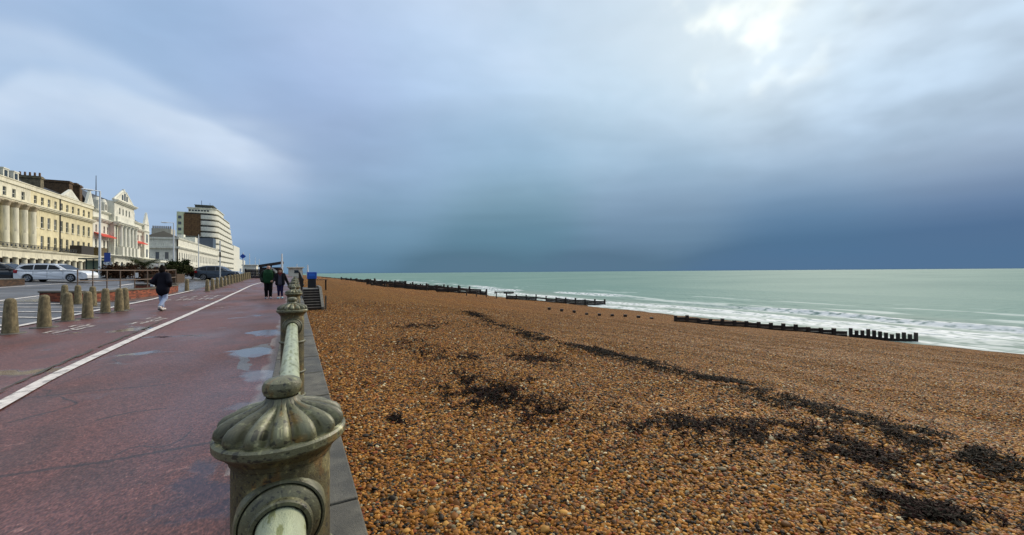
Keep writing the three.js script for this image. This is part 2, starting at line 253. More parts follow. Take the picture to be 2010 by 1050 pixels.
// painted lines (sheets just above the surface)
const T_PAINT = tex(512, 512, (x, y) => { const n = fbm(x / 32, y / 32, 5, 16, 16), s = hsh(x, y); const v = 232 + (n - 0.5) * 70 + (s - 0.5) * 40 - (n + s * 0.25 < 0.42 ? 60 : 0); return [v, v * 0.975, v * 0.945]; }, true, [1.3, 1.3]);
const M_PAINT = std([0.74, 0.72, 0.70], 0.5, { map: T_PAINT });
const M_WORN = std([0.62, 0.6, 0.57], 0.5, { map: T_PAINT, alphaMap: tex(512, 512, (x, y) => { const n = fbm(x / 24, y / 24, 4, 21, 21) * 0.6 + hsh(x, y) * 0.4; return grey(n > 0.42 ? 255 : 0); }, false, [0.9, 0.9]), alphaTest: 0.5 });
function stripe(name, pts, width, mat, label, lift = 0.006, gapFn) {       // pts [x, d]
  const c = new THREE.CatmullRomCurve3(pts.map(([x, d]) => V(x, 0, -d)), false, 'centripetal'), L = c.getLength(), n = Math.max(2, Math.round(L / 0.35)), rows = [];
  for (let i = 0; i <= n; i++) { const p = c.getPointAt(i / n), t = c.getTangentAt(i / n), nx = -t.z, nz = t.x, w = width / 2 * (1 + (fbm(i * 0.4, 3, 2) - 0.5) * 0.12); rows.push([-1, 1].map((s) => { const x = p.x + nx * w * s, z = p.z + nz * w * s; return [x, ground(x, -z) + lift + (x > -6.5 ? 0.01 : 0), z]; })); }
  const g = quadStrip(rows); if (g.attributes.normal.getY(0) < 0) { const ix = g.index.array; for (let i = 0; i < ix.length; i += 3) { const t = ix[i]; ix[i] = ix[i + 1]; ix[i + 1] = t; } g.computeVertexNormals(); }
  return structure(name, g, mat, label, 'road marking');
}
const P = (px, py, h = ground) => { const q = rayFn(px, py, h); return [q.x, q.d]; };
const mainLine = [[0, 797], [100, 742], [200, 694], [300, 648], [360, 622], [420, 595], [460, 576], [490, 562]].map((q) => P(...q));
{ const a = mainLine[0], b = mainLine[1], far = mainLine[mainLine.length - 1];
  stripe('lane_line', [[a[0] - (b[0] - a[0]) * 6, a[1] - (b[1] - a[1]) * 6], ...mainLine, [far[0] + 0.5, far[1] + 8], [far[0] + 1.6, far[1] + 18], [far[0] + 2.2, far[1] + 30]], 0.155, M_PAINT, 'solid white line dividing cycle lane from footway'); }
stripe('lane_edge_line', [[-6.62, -6], [-6.62, 8], P(90, 655), P(200, 626), P(262, 603), P(330, 586), P(390, 572), P(404, 569)].map(([x, d]) => [Math.min(x, -6.56), d]), 0.22, M_PAINT, 'white line on the asphalt edge behind the stone bollards', 0.016);
const edgeA = P(0, 590), edgeB = P(160, 570);
stripe('hatching_edge_line', [[edgeA[0], -8], [edgeA[0], 0], edgeA, edgeB], 0.2, M_PAINT, 'white edge line of the hatched area beside the bollards');
for (const [ya, yb, xb] of [[596, 597, 210], [603.5, 604, 200], [612.5, 612.5, 170], [623, 623, 150], [639, 638, 100]]) {
  const a = P(0, ya), b = P(xb, yb), e = [a[0] - (b[0] - a[0]) * 0.5, a[1] - (b[1] - a[1]) * 0.5];
  stripe('hatching_stripe', [e[0] < -14 ? a : e, a, [Math.min(b[0], -6.75), b[1]]], 0.2, M_PAINT, 'white diagonal hatching stripe on the road behind the bollards', 0.02).userData.group = 'hatching stripes';
}
{ const a = P(0, 564.5), b = P(130, 556.5), c = P(165, 554.5), d = P(205, 551.5);
  stripe('road_centre_line', [[a[0] + 0.2, a[1] - 24], a, b], 0.22, M_PAINT, 'long white line on the road before the white estate car');
  stripe('road_dash', [c, d], 0.22, M_PAINT, 'short white road dash beyond the long white line'); }
stripe('road_give_way_line', [P(235, 560.5), P(262, 557)], 0.3, M_PAINT, 'short thick white road mark seen through the guardrail');
stripe('road_far_line', [P(345, 556), P(420, 545)], 0.14, M_PAINT, 'white line on the road before the dark parked car');
// worn marks in the cycle lane: bicycle symbols and a worn lettering row
function worn(name, pts, w, label) { return stripe(name, pts, w, M_WORN, label, 0.006); }
function wornMark(name, list, w, label) {
  const t = thing(name, label, 'road marking'); t.userData.kind = 'structure';
  for (const pts of list) { const s = stripe('mark_stroke', pts, w, M_WORN, null); s.removeFromParent(); s.name = 'mark_stroke'; delete s.userData.kind; delete s.userData.category; t.add(s); }
}
function circle(cx, cd, r, rd = r) { const o = []; for (let a = 0; a <= 10; a++) o.push([cx + Math.cos(a * 0.628) * r, cd + Math.sin(a * 0.628) * rd]); return o; }
for (const [px, py, label] of [[150, 645, 'worn white bicycle symbol on red tarmac by the first bollards'], [302, 629, 'worn white bicycle symbol on red tarmac behind the walker in dark coat']]) {
  const [x, d] = P(px, py), k = 0.5;
  wornMark('cycle_symbol', [circle(x - 0.3 * k, d - 0.62, 0.24 * k * 1.2, 0.42), circle(x - 0.3 * k, d + 0.62, 0.24 * k * 1.2, 0.42), [[x - 0.3 * k, d - 0.62], [x + 0.1, d - 0.3], [x - 0.15, d + 0.1], [x + 0.2, d + 0.4], [x - 0.15, d + 0.62]], [[x + 0.1, d - 0.3], [x + 0.22, d + 0.4]], [[x + 0.15, d - 0.45], [x + 0.16, d - 0.15]]], 0.07, label);
}
{ const [x, d] = P(385, 587), L = [];
  for (let k = 0; k < 5; k++) { const a = x - 1.1 + k * 0.45; L.push([[a, d - 0.8], [a, d + 0.3]], [[a, d + 0.3], [a + 0.26, d + 0.35]], k % 2 ? [[a + 0.26, d - 0.8], [a + 0.26, d + 0.3]] : [[a, d - 0.8], [a + 0.26, d - 0.78]]); }
  for (let k = 0; k < 4; k++) { const a = x - 0.9 + k * 0.5; L.push([[a, d + 1.2], [a, d + 2.6]], [[a, d + 2.6], [a + 0.3, d + 2.6]]); }
  wornMark('worn_lettering', L, 0.09, 'worn white painted lettering on the cycle lane before the bollard row'); }
// dark moss joint beside the dividing line
stripe('joint_strip', [P(30, 770), P(120, 725), P(200, 688), P(260, 662), P(330, 631)].map(([x, d]) => [x - 0.16, d]), 0.07, std([0.06, 0.06, 0.05], 0.9, { alphaMap: tex(256, 256, (x, y) => grey(fbm(x / 16, y / 32, 4, 16, 8) > 0.47 ? 255 : 0), false, [0.5, 2]), alphaTest: 0.5 }), 'dark mossy joint in the tarmac along the dividing line', 0.004);

// ---------------------------------------------------------------- beach
const PEB = [[[166, 112, 46], 30], [[142, 92, 38], 22], [[184, 140, 78], 13], [[98, 66, 34], 15], [[118, 108, 90], 7], [[40, 34, 28], 15], [[206, 194, 170], 3], [[136, 72, 34], 6]];
const PEBSUM = PEB.reduce((s, p) => s + p[1], 0);
function pebCol(q) { q *= PEBSUM; for (const [c, w] of PEB) { if (q < w) return c; q -= w; } return PEB[0][0]; }
const BT = 1024, CELL = 10;             // tile: 1024 px for 3.2 m, one stone per cell of about 31 mm
const cells = BT / CELL | 0;
const T_SHING = (() => {
  const N = 102, S = BT / N, px = [], py = [], col = [];
  for (let i = 0; i < N * N; i++) { px.push(rnd()); py.push(rnd()); const c = pebCol(rnd()), k = rr(0.78, 1.2); col.push(c.map((v) => v * k)); }
  const hb = new Uint8Array(BT * BT);
  const t = tex(BT, BT, (x, y) => {
    const gx = Math.floor(x / S), gy = Math.floor(y / S); let b1 = 9, b2 = 9, bi = 0;
    for (let j = -1; j <= 1; j++) for (let i = -1; i <= 1; i++) { const cx = (gx + i + N) % N, cy = (gy + j + N) % N, k = cy * N + cx, q = Math.hypot((gx + i + px[k] - x / S) * 0.85, gy + j + py[k] - y / S); if (q < b1) { b2 = b1; b1 = q; bi = k; } else if (q < b2) b2 = q; }
    const edge = sst(0.02, 0.16, b2 - b1); hb[y * BT + x] = 255 * edge * (1 - b1 * 0.35);
    const s = 0.92 + hsh(x, y) * 0.16; return edge < 0.35 ? [46, 33, 24] : col[bi].map((v) => v * s);
  }, true, [3.2, 3.2]);
  const bt = tex(BT, BT, (x, y) => grey(hb[y * BT + x]), false, [3.2, 3.2]);
  return [t, bt];
})();
const M_SHING = phys([0.72, 0.71, 0.63], 0.85, { specularIntensity: 0.2, map: T_SHING[0], bumpMap: T_SHING[1], bumpScale: 0.02, vertexColors: true });
{
  const xs = [0.3, ...span(0.42, 14, 0.28), ...span(14.4, 44, 0.6), 47, 52, 60, 80], ds = [...span(-16, 30, 0.4), ...grow(30, 120, 0.5, 1.03), ...grow(120, 700, 4, 1.06)];
  const g = field(xs, ds, beach), n = g.attributes.position.count, col = new Float32Array(n * 3);
  for (let i = 0; i < n; i++) {
    const x = g.attributes.position.getX(i), d = -g.attributes.position.getZ(i);
    const band = fbm(x * 0.55 + (fbm(d * 0.05, 3, 2) - 0.5) * 4, d * 0.035 + 5, 4) - 0.5, wet = sst(34, 37.5, x + (fbm(d * 0.1, 1, 3) - 0.5) * 3);
    const v = (1 + band * 0.5) * (1 - 0.42 * wet), o = 1 + 0.06 * sst(7, 12, x);
    col.set([v * o * 0.93, v * 0.9, v * 0.7], i * 3);
  }
  g.setAttribute('color', new THREE.BufferAttribute(col, 3));
  structure('shingle_beach', g, M_SHING, 'orange brown shingle beach sloping down to the sea', 'beach');
}
// loose pebbles of the near beach: real stones, too many to count
{
  const shapes = [0, 1, 2].map((k) => { let g = new THREE.IcosahedronGeometry(1, 1); g.deleteAttribute('uv'); g.deleteAttribute('normal'); g = mergeVertices(g, 1e-4); const p = g.attributes.position; for (let i = 0; i < p.count; i++) { const f = 1 + rr(-0.2, 0.16); p.setXYZ(i, p.getX(i) * f, p.getY(i) * f, p.getZ(i) * f); } g.computeVertexNormals(); return g; });
  const lists = [[], [], []];
  const fwd = V(0, 0, -1).applyQuaternion(camera.quaternion);
  const m4 = new THREE.Matrix4(), q = new THREE.Quaternion(), e = new THREE.Euler();
  const zones = [[0.1, 3.6, 2900], [3.6, 6, 2200], [6, 9, 1500], [9, 13, 950], [13, 17, 620], [17, 27, 340]];      // more stones where they can be told apart
  for (const [z0, z1, dens] of zones) {
    const x1 = 30, d0 = -2.5, d1 = 30, n = Math.round((x1 - 0.37) * (d1 - d0) * dens);
    for (let i = 0; i < n; i++) {
      const x = 0.37 + rnd() * (x1 - 0.37), d = d0 + rnd() * (d1 - d0), zc = x * fwd.x + d * -fwd.z, lat = Math.abs(x * -fwd.z - d * fwd.x);
      if (zc < z0 || zc >= z1 || lat > zc * 1.42 + 1.3 || zc < 1.0) continue; if (zc > 20 && rnd() < (zc - 20) / 7) continue;
      const upper = x < 6.8 ? 1 : 0.8, s = (0.0088 + 0.0085 * Math.pow(rnd(), 1.8)) * upper * (rnd() > 0.985 ? 1.8 : 1) * (1 + zc * 0.018);
      lists[i % 3].push([x, beach(x, d) + s * rr(-0.25, 0.55), -d, s]);
    }
  }
  lists.forEach((L, k) => {
    const im = new THREE.InstancedMesh(shapes[k], phys([0.84, 0.8, 0.63], 0.62, { specularIntensity: 0.4 }), L.length), c = new THREE.Color();
    L.forEach(([x, y, z, s], i) => {
      e.set(rr(-0.5, 0.5), rnd() * 6.28, rr(-0.5, 0.5)); q.setFromEuler(e);
      m4.compose(V(x, y, z), q, V(s * rr(0.95, 1.5), s * rr(0.5, 0.85), s * rr(0.8, 1.15))); im.setMatrixAt(i, m4);
      const p = pebCol(rnd()), v = rr(0.5, 1.35); c.setRGB(s2l(p[0]) * v, s2l(p[1]) * v, s2l(p[2]) * v); im.setColorAt(i, c);
    });
    im.name = numbered('beach_pebbles'); im.castShadow = im.receiveShadow = true; scene.add(im);
    reg(im, 'loose flint pebbles covering the near beach', 'pebbles', 'loose pebbles', 'stuff');
  });
}
// seaweed cast up in a long strand line and in loose heaps
{
  const strand = [[925, 612], [945, 622], [970, 634], [1010, 646], [1050, 660], [1100, 671], [1150, 681], [1200, 693], [1250, 706], [1300, 719], [1340, 730], [1400, 742], [1450, 751], [1500, 767], [1550, 785], [1600, 797], [1650, 812], [1700, 826], [1750, 838], [1800, 850], [1850, 866], [1900, 886], [1950, 906], [2010, 936], [2060, 960]].map(([x, y]) => P(x, y, beach));
  const blobs = [[940, 775, 0.5, 0.22, 150], [985, 790, 0.35, 0.2, 80], [910, 760, 0.25, 0.2, 40], [925, 745, 0.2, 0.25, 40], [1060, 808, 0.35, 0.18, 70], [1085, 825, 0.12, 0.12, 40], [1000, 770, 0.2, 0.12, 30], [1040, 705, 0.45, 0.25, 100], [1075, 710, 0.3, 0.2, 40], [890, 702, 0.4, 0.22, 80], [830, 640, 0.6, 0.3, 60], [800, 642, 0.5, 0.2, 25], [815, 685, 0.3, 0.2, 50], [800, 675, 0.4, 0.3, 30], [780, 825, 0.06, 0.05, 22], [1235, 853, 0.14, 0.1, 50], [1320, 830, 0.4, 0.16, 90], [1380, 835, 0.3, 0.12, 60], [1480, 842, 0.4, 0.12, 70], [1520, 858, 0.35, 0.12, 70], [1600, 862, 0.3, 0.12, 50], [1640, 885, 0.35, 0.14, 100], [1690, 895, 0.3, 0.12, 70], [1600, 900, 0.2, 0.1, 30], [1740, 960, 0.3, 0.1, 60], [1790, 985, 0.3, 0.1, 110], [1850, 1025, 0.22, 0.1, 110], [1830, 1005, 0.25, 0.09, 80], [1700, 945, 0.25, 0.1, 30], [1930, 1000, 0.4, 0.15, 30], [1400, 870, 0.5, 0.2, 30], [1700, 870, 0.6, 0.15, 40], [1160, 800, 0.5, 0.2, 25], [1030, 742, 0.16, 0.06, 14], [960, 640, 0.3, 0.5, 20], [700, 740, 0.3, 0.3, 8]].map(([x, y, rx, rd, n]) => [...P(x, y, beach), rx, rd, n]);
  const blade = (() => { const rows = []; for (let i = 0; i <= 5; i++) { const t = i / 5, w = 0.16 * (0.35 + Math.sin(t * 3.1) * 0.65), x = t - 0.5, y = 0.1 * Math.sin(t * 5.2) + 0.06, z = 0.18 * Math.sin(t * 4.1); rows.push([[x, y - 0.02, z - w], [x, y + 0.05, z], [x, y - 0.02, z + w]]); } const g = quadStrip(rows); g.deleteAttribute('uv'); return g; })();
  const L = [], cols = [];
  const put = (x, d, s, red) => { L.push([x, beach(x, d) + rr(0.008, 0.035), -d, s]); cols.push(red); };
  const curve = new THREE.CatmullRomCurve3(strand.map(([x, d]) => V(x, 0, d)));
  for (let i = 0; i < 22000; i++) {
    const u = rnd(), p = curve.getPoint(u), dens = fbm(p.z * 1.3, 4.2, 3) + 0.35 * fbm(p.z * 5, 9, 2);
    if (dens < 0.42 + 0.28 * rnd()) continue;
    const w = 0.2 + 0.22 * fbm(p.z * 0.8, 1.5, 2) + (rnd() > 0.85 ? 0.35 : 0);
    const sx = p.x + gauss() * w * 0.6 - 0.12, sd = p.z + gauss() * w * 0.8; if (fbm(sx * 5 + 2, sd * 5, 3) < 0.44) continue; put(sx, sd, rr(0.016, 0.055) * (1 + p.z * 0.04), rnd() < 0.2 ? 1 : 0);
  }
  for (const [x, d, rx, rd, n] of blobs) for (let i = 0; i < n * 8; i++) { const a = gauss() * 0.78, b = gauss() * 0.78, X = Math.max(0.7, x + a * rx), D = d + b * rd * 2.2; if (fbm(X * 4, D * 4, 3) * 0.6 + fbm(X * 13, D * 13, 2) * 0.4 < 0.49) continue; put(X, D, rr(0.016, 0.06) * (1 + d * 0.04), rnd() < 0.55 ? 1 : 0); }
  for (let i = 0; i < 900; i++) { const x = rr(0.8, 7.2), d = rr(0.4, 14); if (fbm(x * 0.9 + 2, d * 0.9, 3) > 0.5) put(x, d, rr(0.014, 0.035), rnd() < 0.5 ? 1 : 0); }
  const im = new THREE.InstancedMesh(blade, phys([1, 1, 1], 0.7, { side: THREE.DoubleSide, specularIntensity: 0.12 }), L.length), m4 = new THREE.Matrix4(), q = new THREE.Quaternion(), e = new THREE.Euler(), c = new THREE.Color();
  L.forEach(([x, y, z, s], i) => { e.set(rr(-0.7, 0.7), rnd() * 6.28, rr(-0.5, 0.5)); q.setFromEuler(e); m4.compose(V(x, y, z), q, V(s * rr(0.7, 2.2), s * rr(0.6, 1.5), s * rr(0.6, 1.6))); im.setMatrixAt(i, m4); const v = rr(0.5, 1.5); cols[i] ? c.setRGB(0.014 * v, 0.005 * v, 0.004 * v) : c.setRGB(0.007 * v, 0.006 * v, 0.0035 * v); im.setColorAt(i, c); });
  im.name = 'seaweed'; scene.add(im); reg(im, 'dark wet seaweed strewn in strand lines on the shingle', 'seaweed', null, 'stuff');
}

// ---------------------------------------------------------------- sea
const SX0 = 34, SX1 = 100, SD0 = -40, SD1 = 330;
function crest(x, d) {                  // breaking ridges: [offset from shore, height, how far it is broken along d]
  let h = 0, foam = 0;
  for (const [o, a, w, sd, thr] of [[3.2, 0.12, 0.8, 1.3, 0.3], [7.5, 0.2, 1.0, 4.1, 0.36], [12.6, 0.42, 0.9, 7.7, 0.5], [17.8, 0.34, 1.1, 11.9, 0.58], [25, 0.28, 1.5, 15.3, 0.66], [36, 0.24, 2.2, 21.1, 0.72]]) {
    const c = 38 + o + (fbm(d * 0.05 + sd, sd, 3) - 0.5) * 6, t = x - c, along = fbm(d * 0.045 + sd * 3, sd * 2, 4), b = sst(thr - 0.06, thr + 0.1, along);
    const prof = t < 0 ? Math.exp(-((t / (w * 0.55)) ** 2)) : Math.exp(-((t / (w * 1.6)) ** 2));
    h += a * prof * (0.35 + 0.65 * b);
    foam = Math.max(foam, b * (t < 0.25 && t > -2.6 * w ? sst(-2.6 * w, -0.5 * w, t) : 0));
  }
  return [h, foam];
}
const NW = 1536, NH = 2048;
const seaBase = (x, d, far) => { const n = fbm(d * 0.012 + 4, x * 0.05, 3) - 0.5, sand = 1 - sst(40, 62, x + (fbm(d * 0.06, x * 0.1, 3) - 0.5) * 14); return [lerp(124, 144, sand) + n * 18, lerp(153, 160, sand) + n * 12, lerp(147, 152, sand) + n * 10]; };
const T_SURF = tex(NW, NH, (i, j) => {
  const x = lerp(SX0, SX1, (i + 0.5) / NW), d = lerp(SD0, SD1, (j + 0.5) / NH), [, f] = crest(x, d), b = seaBase(x, d);
  const lace = fbm(x * 1.5 + fbm(d * 0.5, x * 0.6, 3) * 3.2, d * 0.8 + fbm(d * 0.35 + 8, x * 0.5, 3) * 2, 6), fine = fbm(x * 4.5, d * 2.6 + 7, 4);
  const inner = 1 - sst(42, 50, x + (fbm(d * 0.07 + 3, 2, 3) - 0.5) * 8), edge = 1 - sst(0.2, 0.9, Math.abs(x - 38.3 - (fbm(d * 0.12, 8, 3) - 0.5) * 2.4));
  let k = Math.max(sst(0.47, 0.6, lace) * inner * 0.6, f * sst(0.36, 0.62, fine + 0.12), edge * sst(0.35, 0.5, fine) * 0.9);
  k = Math.max(k, sst(0.66, 0.72, fbm(x * 0.35, d * 0.09 + 31, 4)) * 0.55 * (1 - sst(60, 85, x)));
  k *= 0.85 + 0.3 * fine; k = clamp(k);
  return [lerp(b[0], 240, k), lerp(b[1], 243, k), lerp(b[2], 242, k)];
});
T_SURF.repeat.set(1, 1);
const T_WAVE = tex(1024, 1024, (x, y) => grey(255 * (0.5 * fbm(x / 64, y / 32, 5, 16, 32) + 0.5 * fbm(x / 32 + y / 128, y / 16, 4, 32, 64))), false, [16, 40]);
const M_SURF = phys([0.78, 0.78, 0.77], 0.6, { map: T_SURF, bumpMap: rep(T_WAVE, 0.3, 0.12), bumpScale: 0.3, specularIntensity: 0.02 });
{
  const g = field([...span(SX0, 70, 0.25), ...span(71, SX1, 1)], [...span(SD0, 60, 0.6), ...span(61.5, SD1, 1.5)], (x, d) => SEA + crest(x, d)[0] * sst(SX1, 80, x) * sst(SD0, -30, d) * sst(SD1, 280, d) + (fbm(x * 0.35, d * 0.12, 3) - 0.5) * 0.22 * sst(SX1, 80, x) * sst(38, 42, x) * sst(SD1, 280, d) * sst(SD0, -30, d));
  const uv = g.attributes.uv; for (let i = 0; i < uv.count; i++) uv.setXY(i, (uv.getX(i) - SX0) / (SX1 - SX0), (uv.getY(i) - SD0) / (SD1 - SD0));
  structure('surf', g, M_SURF, 'pale green shallow water with white breaking foam along the beach', 'water');
}
{
  const T_SEA = tex(1024, 1024, (x, y) => { const n = fbm(x / 128, y / 64, 6, 8, 16) - 0.5; return [124 + n * 30, 153 + n * 24, 147 + n * 20]; }, true, [420, 420]);
  const M_SEA = phys([0.78, 0.78, 0.77], 0.6, { map: T_SEA, bumpMap: T_WAVE, bumpScale: 0.3, specularIntensity: 0.02 });
  const flat = () => SEA, ds = [...grow(SD0, -9000, 20, 1.6).reverse(), SD0, SD1, ...grow(SD1, 60000, 60, 1.5)];
  const inner = field([SX1, ...grow(SX1, 60000, 20, 1.4)], ds, flat), up = field([20, SX0, SX1], [SD1, ...grow(SD1, 60000, 60, 1.5)], flat), down = field([20, SX0, SX1], [...grow(SD0, -9000, 20, 1.6).reverse(), SD0], flat);
  structure('sea', join([inner, up, down], false), M_SEA, 'pale turquoise sea reaching to the straight horizon', 'sea');
}

// ---------------------------------------------------------------- sea wall, coping stones, railing
const COPE = 0.085;
const M_CONC = std([0.18, 0.17, 0.135], 0.62, { map: rep(T_STONE, 0.9, 0.9), bumpMap: rep(T_BUMP, 0.25, 0.25), bumpScale: 0.004 });
const M_CONC2 = std([0.15, 0.143, 0.115], 0.55, { map: rep(T_STONE, 1.1, 1.1), bumpMap: rep(T_BUMP, 0.3, 0.3), bumpScale: 0.004 });
{
  const t = thing('sea_wall', 'low grey concrete sea wall under the railing beside the shingle', 'wall');
  const body = []; for (let d = -10; d < 120; d += 4) body.push(box(0.5, 2.6, 4, 0.07, rise(d + 2) + COPE - 0.09 - 1.3, -(d + 2)));
  mesh('wall_body', join(body), M_CONC2, t);
  for (let d = -4.35, k = 0; d < 27; d += 1.16, k++) { const g = metreUV(rbox(0.6, 0.11, 1.15, 0.014, 0.06, rise(d + 0.57) + COPE - 0.055 + rr(-0.004, 0.004), -(d + 0.575))); const uv = g.attributes.uv; const ox = rr(0, 3); for (let i = 0; i < uv.count; i++) uv.setX(i, uv.getX(i) + ox); mesh('coping_stone', g, k % 3 ? M_CONC : M_CONC2, t); }
  const far = []; for (let d = 27; d < 118; d += 4) far.push(box(0.6, 0.11, 4, 0.06, rise(d + 2) + COPE - 0.055, -(d + 2)));
  mesh('coping', join(far), M_CONC, t);
}
const T_CAST = tex(512, 512, (x, y) => { const n = fbm(x / 64, y / 64, 6, 8, 8), s = fbm(x / 12 + 4, y / 40, 4, 0, 0), g = hsh(x, y); let v = 1 + (n - 0.5) * 0.9 + (g - 0.5) * 0.2; const pit = fbm(x / 7 + 3, y / 7 + 1, 3); if (pit > 0.7) v *= 0.55; else if (pit < 0.27) v *= 1.3; const rust = sst(0.6, 0.72, n * 0.6 + s * 0.4), pale = sst(0.58, 0.7, fbm(x / 40 + 9, y / 40 + 3, 5)); return [(112 + pale * 36 + rust * 8) * v, (112 + pale * 38 - rust * 14) * v, (86 + pale * 40 - rust * 28) * v]; }, true, [0.55, 0.55]);
const T_TUBE = tex(512, 512, (x, y) => { const n = fbm(x / 64, y / 64, 6, 8, 8), g = hsh(x, y), f = sst(0.56, 0.68, fbm(x / 26 + 2, y / 26 + 8, 5)); const v = 1 + (n - 0.5) * 0.4 + (g - 0.5) * 0.1; return [(172 - f * 40) * v, (180 - f * 42) * v, (150 - f * 52) * v]; }, true, [0.5, 0.9]);
const T_POCK = tex(256, 256, (x, y) => grey(255 * (0.5 * fbm(x / 10, y / 10, 4, 0, 0) + 0.5 * vnoise(x / 3, y / 3))), false, [0.16, 0.16]);
const M_CAST = phys([0.66, 0.66, 0.6], 0.5, { map: T_CAST, bumpMap: T_POCK, bumpScale: 0.0011, clearcoat: 0.15, clearcoatRoughness: 0.5 });
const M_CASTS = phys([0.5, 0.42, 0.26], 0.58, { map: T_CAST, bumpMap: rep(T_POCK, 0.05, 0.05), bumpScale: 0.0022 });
const M_TUBE = phys([0.8, 0.8, 0.8], 0.42, { map: T_TUBE, bumpMap: rep(T_POCK, 0.3, 0.3), bumpScale: 0.0015 });
const RIM = 1.045, RAILY = RIM - 0.155;
function fluted(R, n, prof, depth) {    // a dome of n rounded lobes: prof = [[r, y, lobe amount]]
  const seg = n * 8, p = [], idx = [], uv = [];
  for (let j = 0; j < prof.length; j++) for (let i = 0; i <= seg; i++) {
    const a = i / seg * Math.PI * 2, l = Math.abs(Math.sin(a * n / 2)) ** 0.55 - 0.72, r = prof[j][0] * R * (1 + l * depth * prof[j][2]), y = prof[j][1] + l * depth * prof[j][2] * 0.05;
    p.push(Math.cos(a) * r, y, Math.sin(a) * r); uv.push(a * 0.09, prof[j][1] + prof[j][0] * 0.14);
  }
  const w = seg + 1; for (let j = 0; j < prof.length - 1; j++) for (let i = 0; i < seg; i++) { const a = j * w + i, b = a + 1, c = a + w, d = c + 1; idx.push(a, c, b, b, c, d); }
  const g = new THREE.BufferGeometry(); g.setAttribute('position', new THREE.Float32BufferAttribute(p, 3)); g.setAttribute('uv', new THREE.Float32BufferAttribute(uv, 2)); g.setIndex(idx); g.computeVertexNormals(); return g;
}
function tubeUV(g, k = 0.1) { g.rotateY(Math.PI); g = toCreasedNormals(g, 0.55); const uv = g.attributes.uv; for (let i = 0; i < uv.count; i++) uv.setXY(i, uv.getX(i) * 6.28 * k, g.attributes.position.getY(i)); return g; }
function makePost() {
  const t = thing('railing_post', '', 'railing post', [0, 0, 0], 0, 'railing posts on the sea wall');
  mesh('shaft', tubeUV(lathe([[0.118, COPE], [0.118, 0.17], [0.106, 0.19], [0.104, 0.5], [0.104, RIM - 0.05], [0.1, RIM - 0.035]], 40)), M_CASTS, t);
  for (const y of [0.2, 0.44, 0.74]) { const g = new THREE.TorusGeometry(0.108, 0.0125, 10, 44); g.rotateX(Math.PI / 2); g.translate(0, y, 0); mesh('band', metreUV(g), M_CAST, t); }
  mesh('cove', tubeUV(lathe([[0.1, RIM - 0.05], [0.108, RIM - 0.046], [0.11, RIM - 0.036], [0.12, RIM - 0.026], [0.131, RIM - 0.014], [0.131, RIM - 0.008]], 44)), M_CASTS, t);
  const cap = mesh('cap', tubeUV(lathe([[0.12, RIM - 0.012], [0.137, RIM - 0.011], [0.1405, RIM - 0.006], [0.1405, RIM + 0.008], [0.136, RIM + 0.013], [0.128, RIM + 0.014], [0.124, RIM + 0.011], [0.05, RIM + 0.012]], 56), 0.1), M_CAST, t);
  mesh('fluted_dome', fluted(0.127, 14, [[1.0, RIM + 0.012, 0.5], [1.0, RIM + 0.02, 1], [0.97, RIM + 0.033, 1.1], [0.9, RIM + 0.044, 1.1], [0.78, RIM + 0.053, 1], [0.62, RIM + 0.062, 0.9], [0.46, RIM + 0.069, 0.6], [0.34, RIM + 0.076, 0.25], [0.3, RIM + 0.082, 0], [0.27, RIM + 0.09, 0]], 0.3), M_CAST, cap);
  mesh('knob', tubeUV(lathe([[0.026, RIM + 0.082], [0.03, RIM + 0.09], [0.039, RIM + 0.096], [0.0425, RIM + 0.106], [0.0425, RIM + 0.116], [0.038, RIM + 0.126], [0.028, RIM + 0.132], [0.012, RIM + 0.135], [0.0005, RIM + 0.1355]], 32), 0.03), M_CAST, cap);
  for (const s of [-1, 1]) {           // cast sockets that take the tubes
    const out = (pts, n = 40) => { const g = tubeUV(lathe(pts, n), 0.06); g.rotateX(s * Math.PI / 2); g.translate(0, RAILY, 0); return g; };
    mesh('socket', out([[0.09, 0.05], [0.09, 0.096], [0.0865, 0.108], [0.082, 0.109], [0.0815, 0.094], [0.0785, 0.094], [0.078, 0.112], [0.066, 0.126], [0.062, 0.128]]), M_CAST, t);
    mesh('socket_ring', out([[0.062, 0.12], [0.062, 0.142], [0.059, 0.146], [0.052, 0.146], [0.048, 0.136]]), M_CAST, t);
  }
  return t;
}
const postD = [1.13]; { const d2 = 4.64, step = 3.55; for (let k = 0; k < 6; k++) postD.push(d2 + k * step); }
const POST0 = makePost();
const ord = ['second', 'third', 'fourth', 'fifth', 'sixth', 'seventh'];
postD.forEach((d, i) => {
  const label = i ? `${ord[i - 1]} round cast post from the start of the railing, dome fluted and knobbed` : 'large weathered cast post with fluted dome and knob, first of the railing';
  if (i) copyOf(POST0, [0, rise(d), -d], rr(-0.02, 0.02), label); else { POST0.position.set(0, rise(d), -d); POST0.userData.label = label; }
});
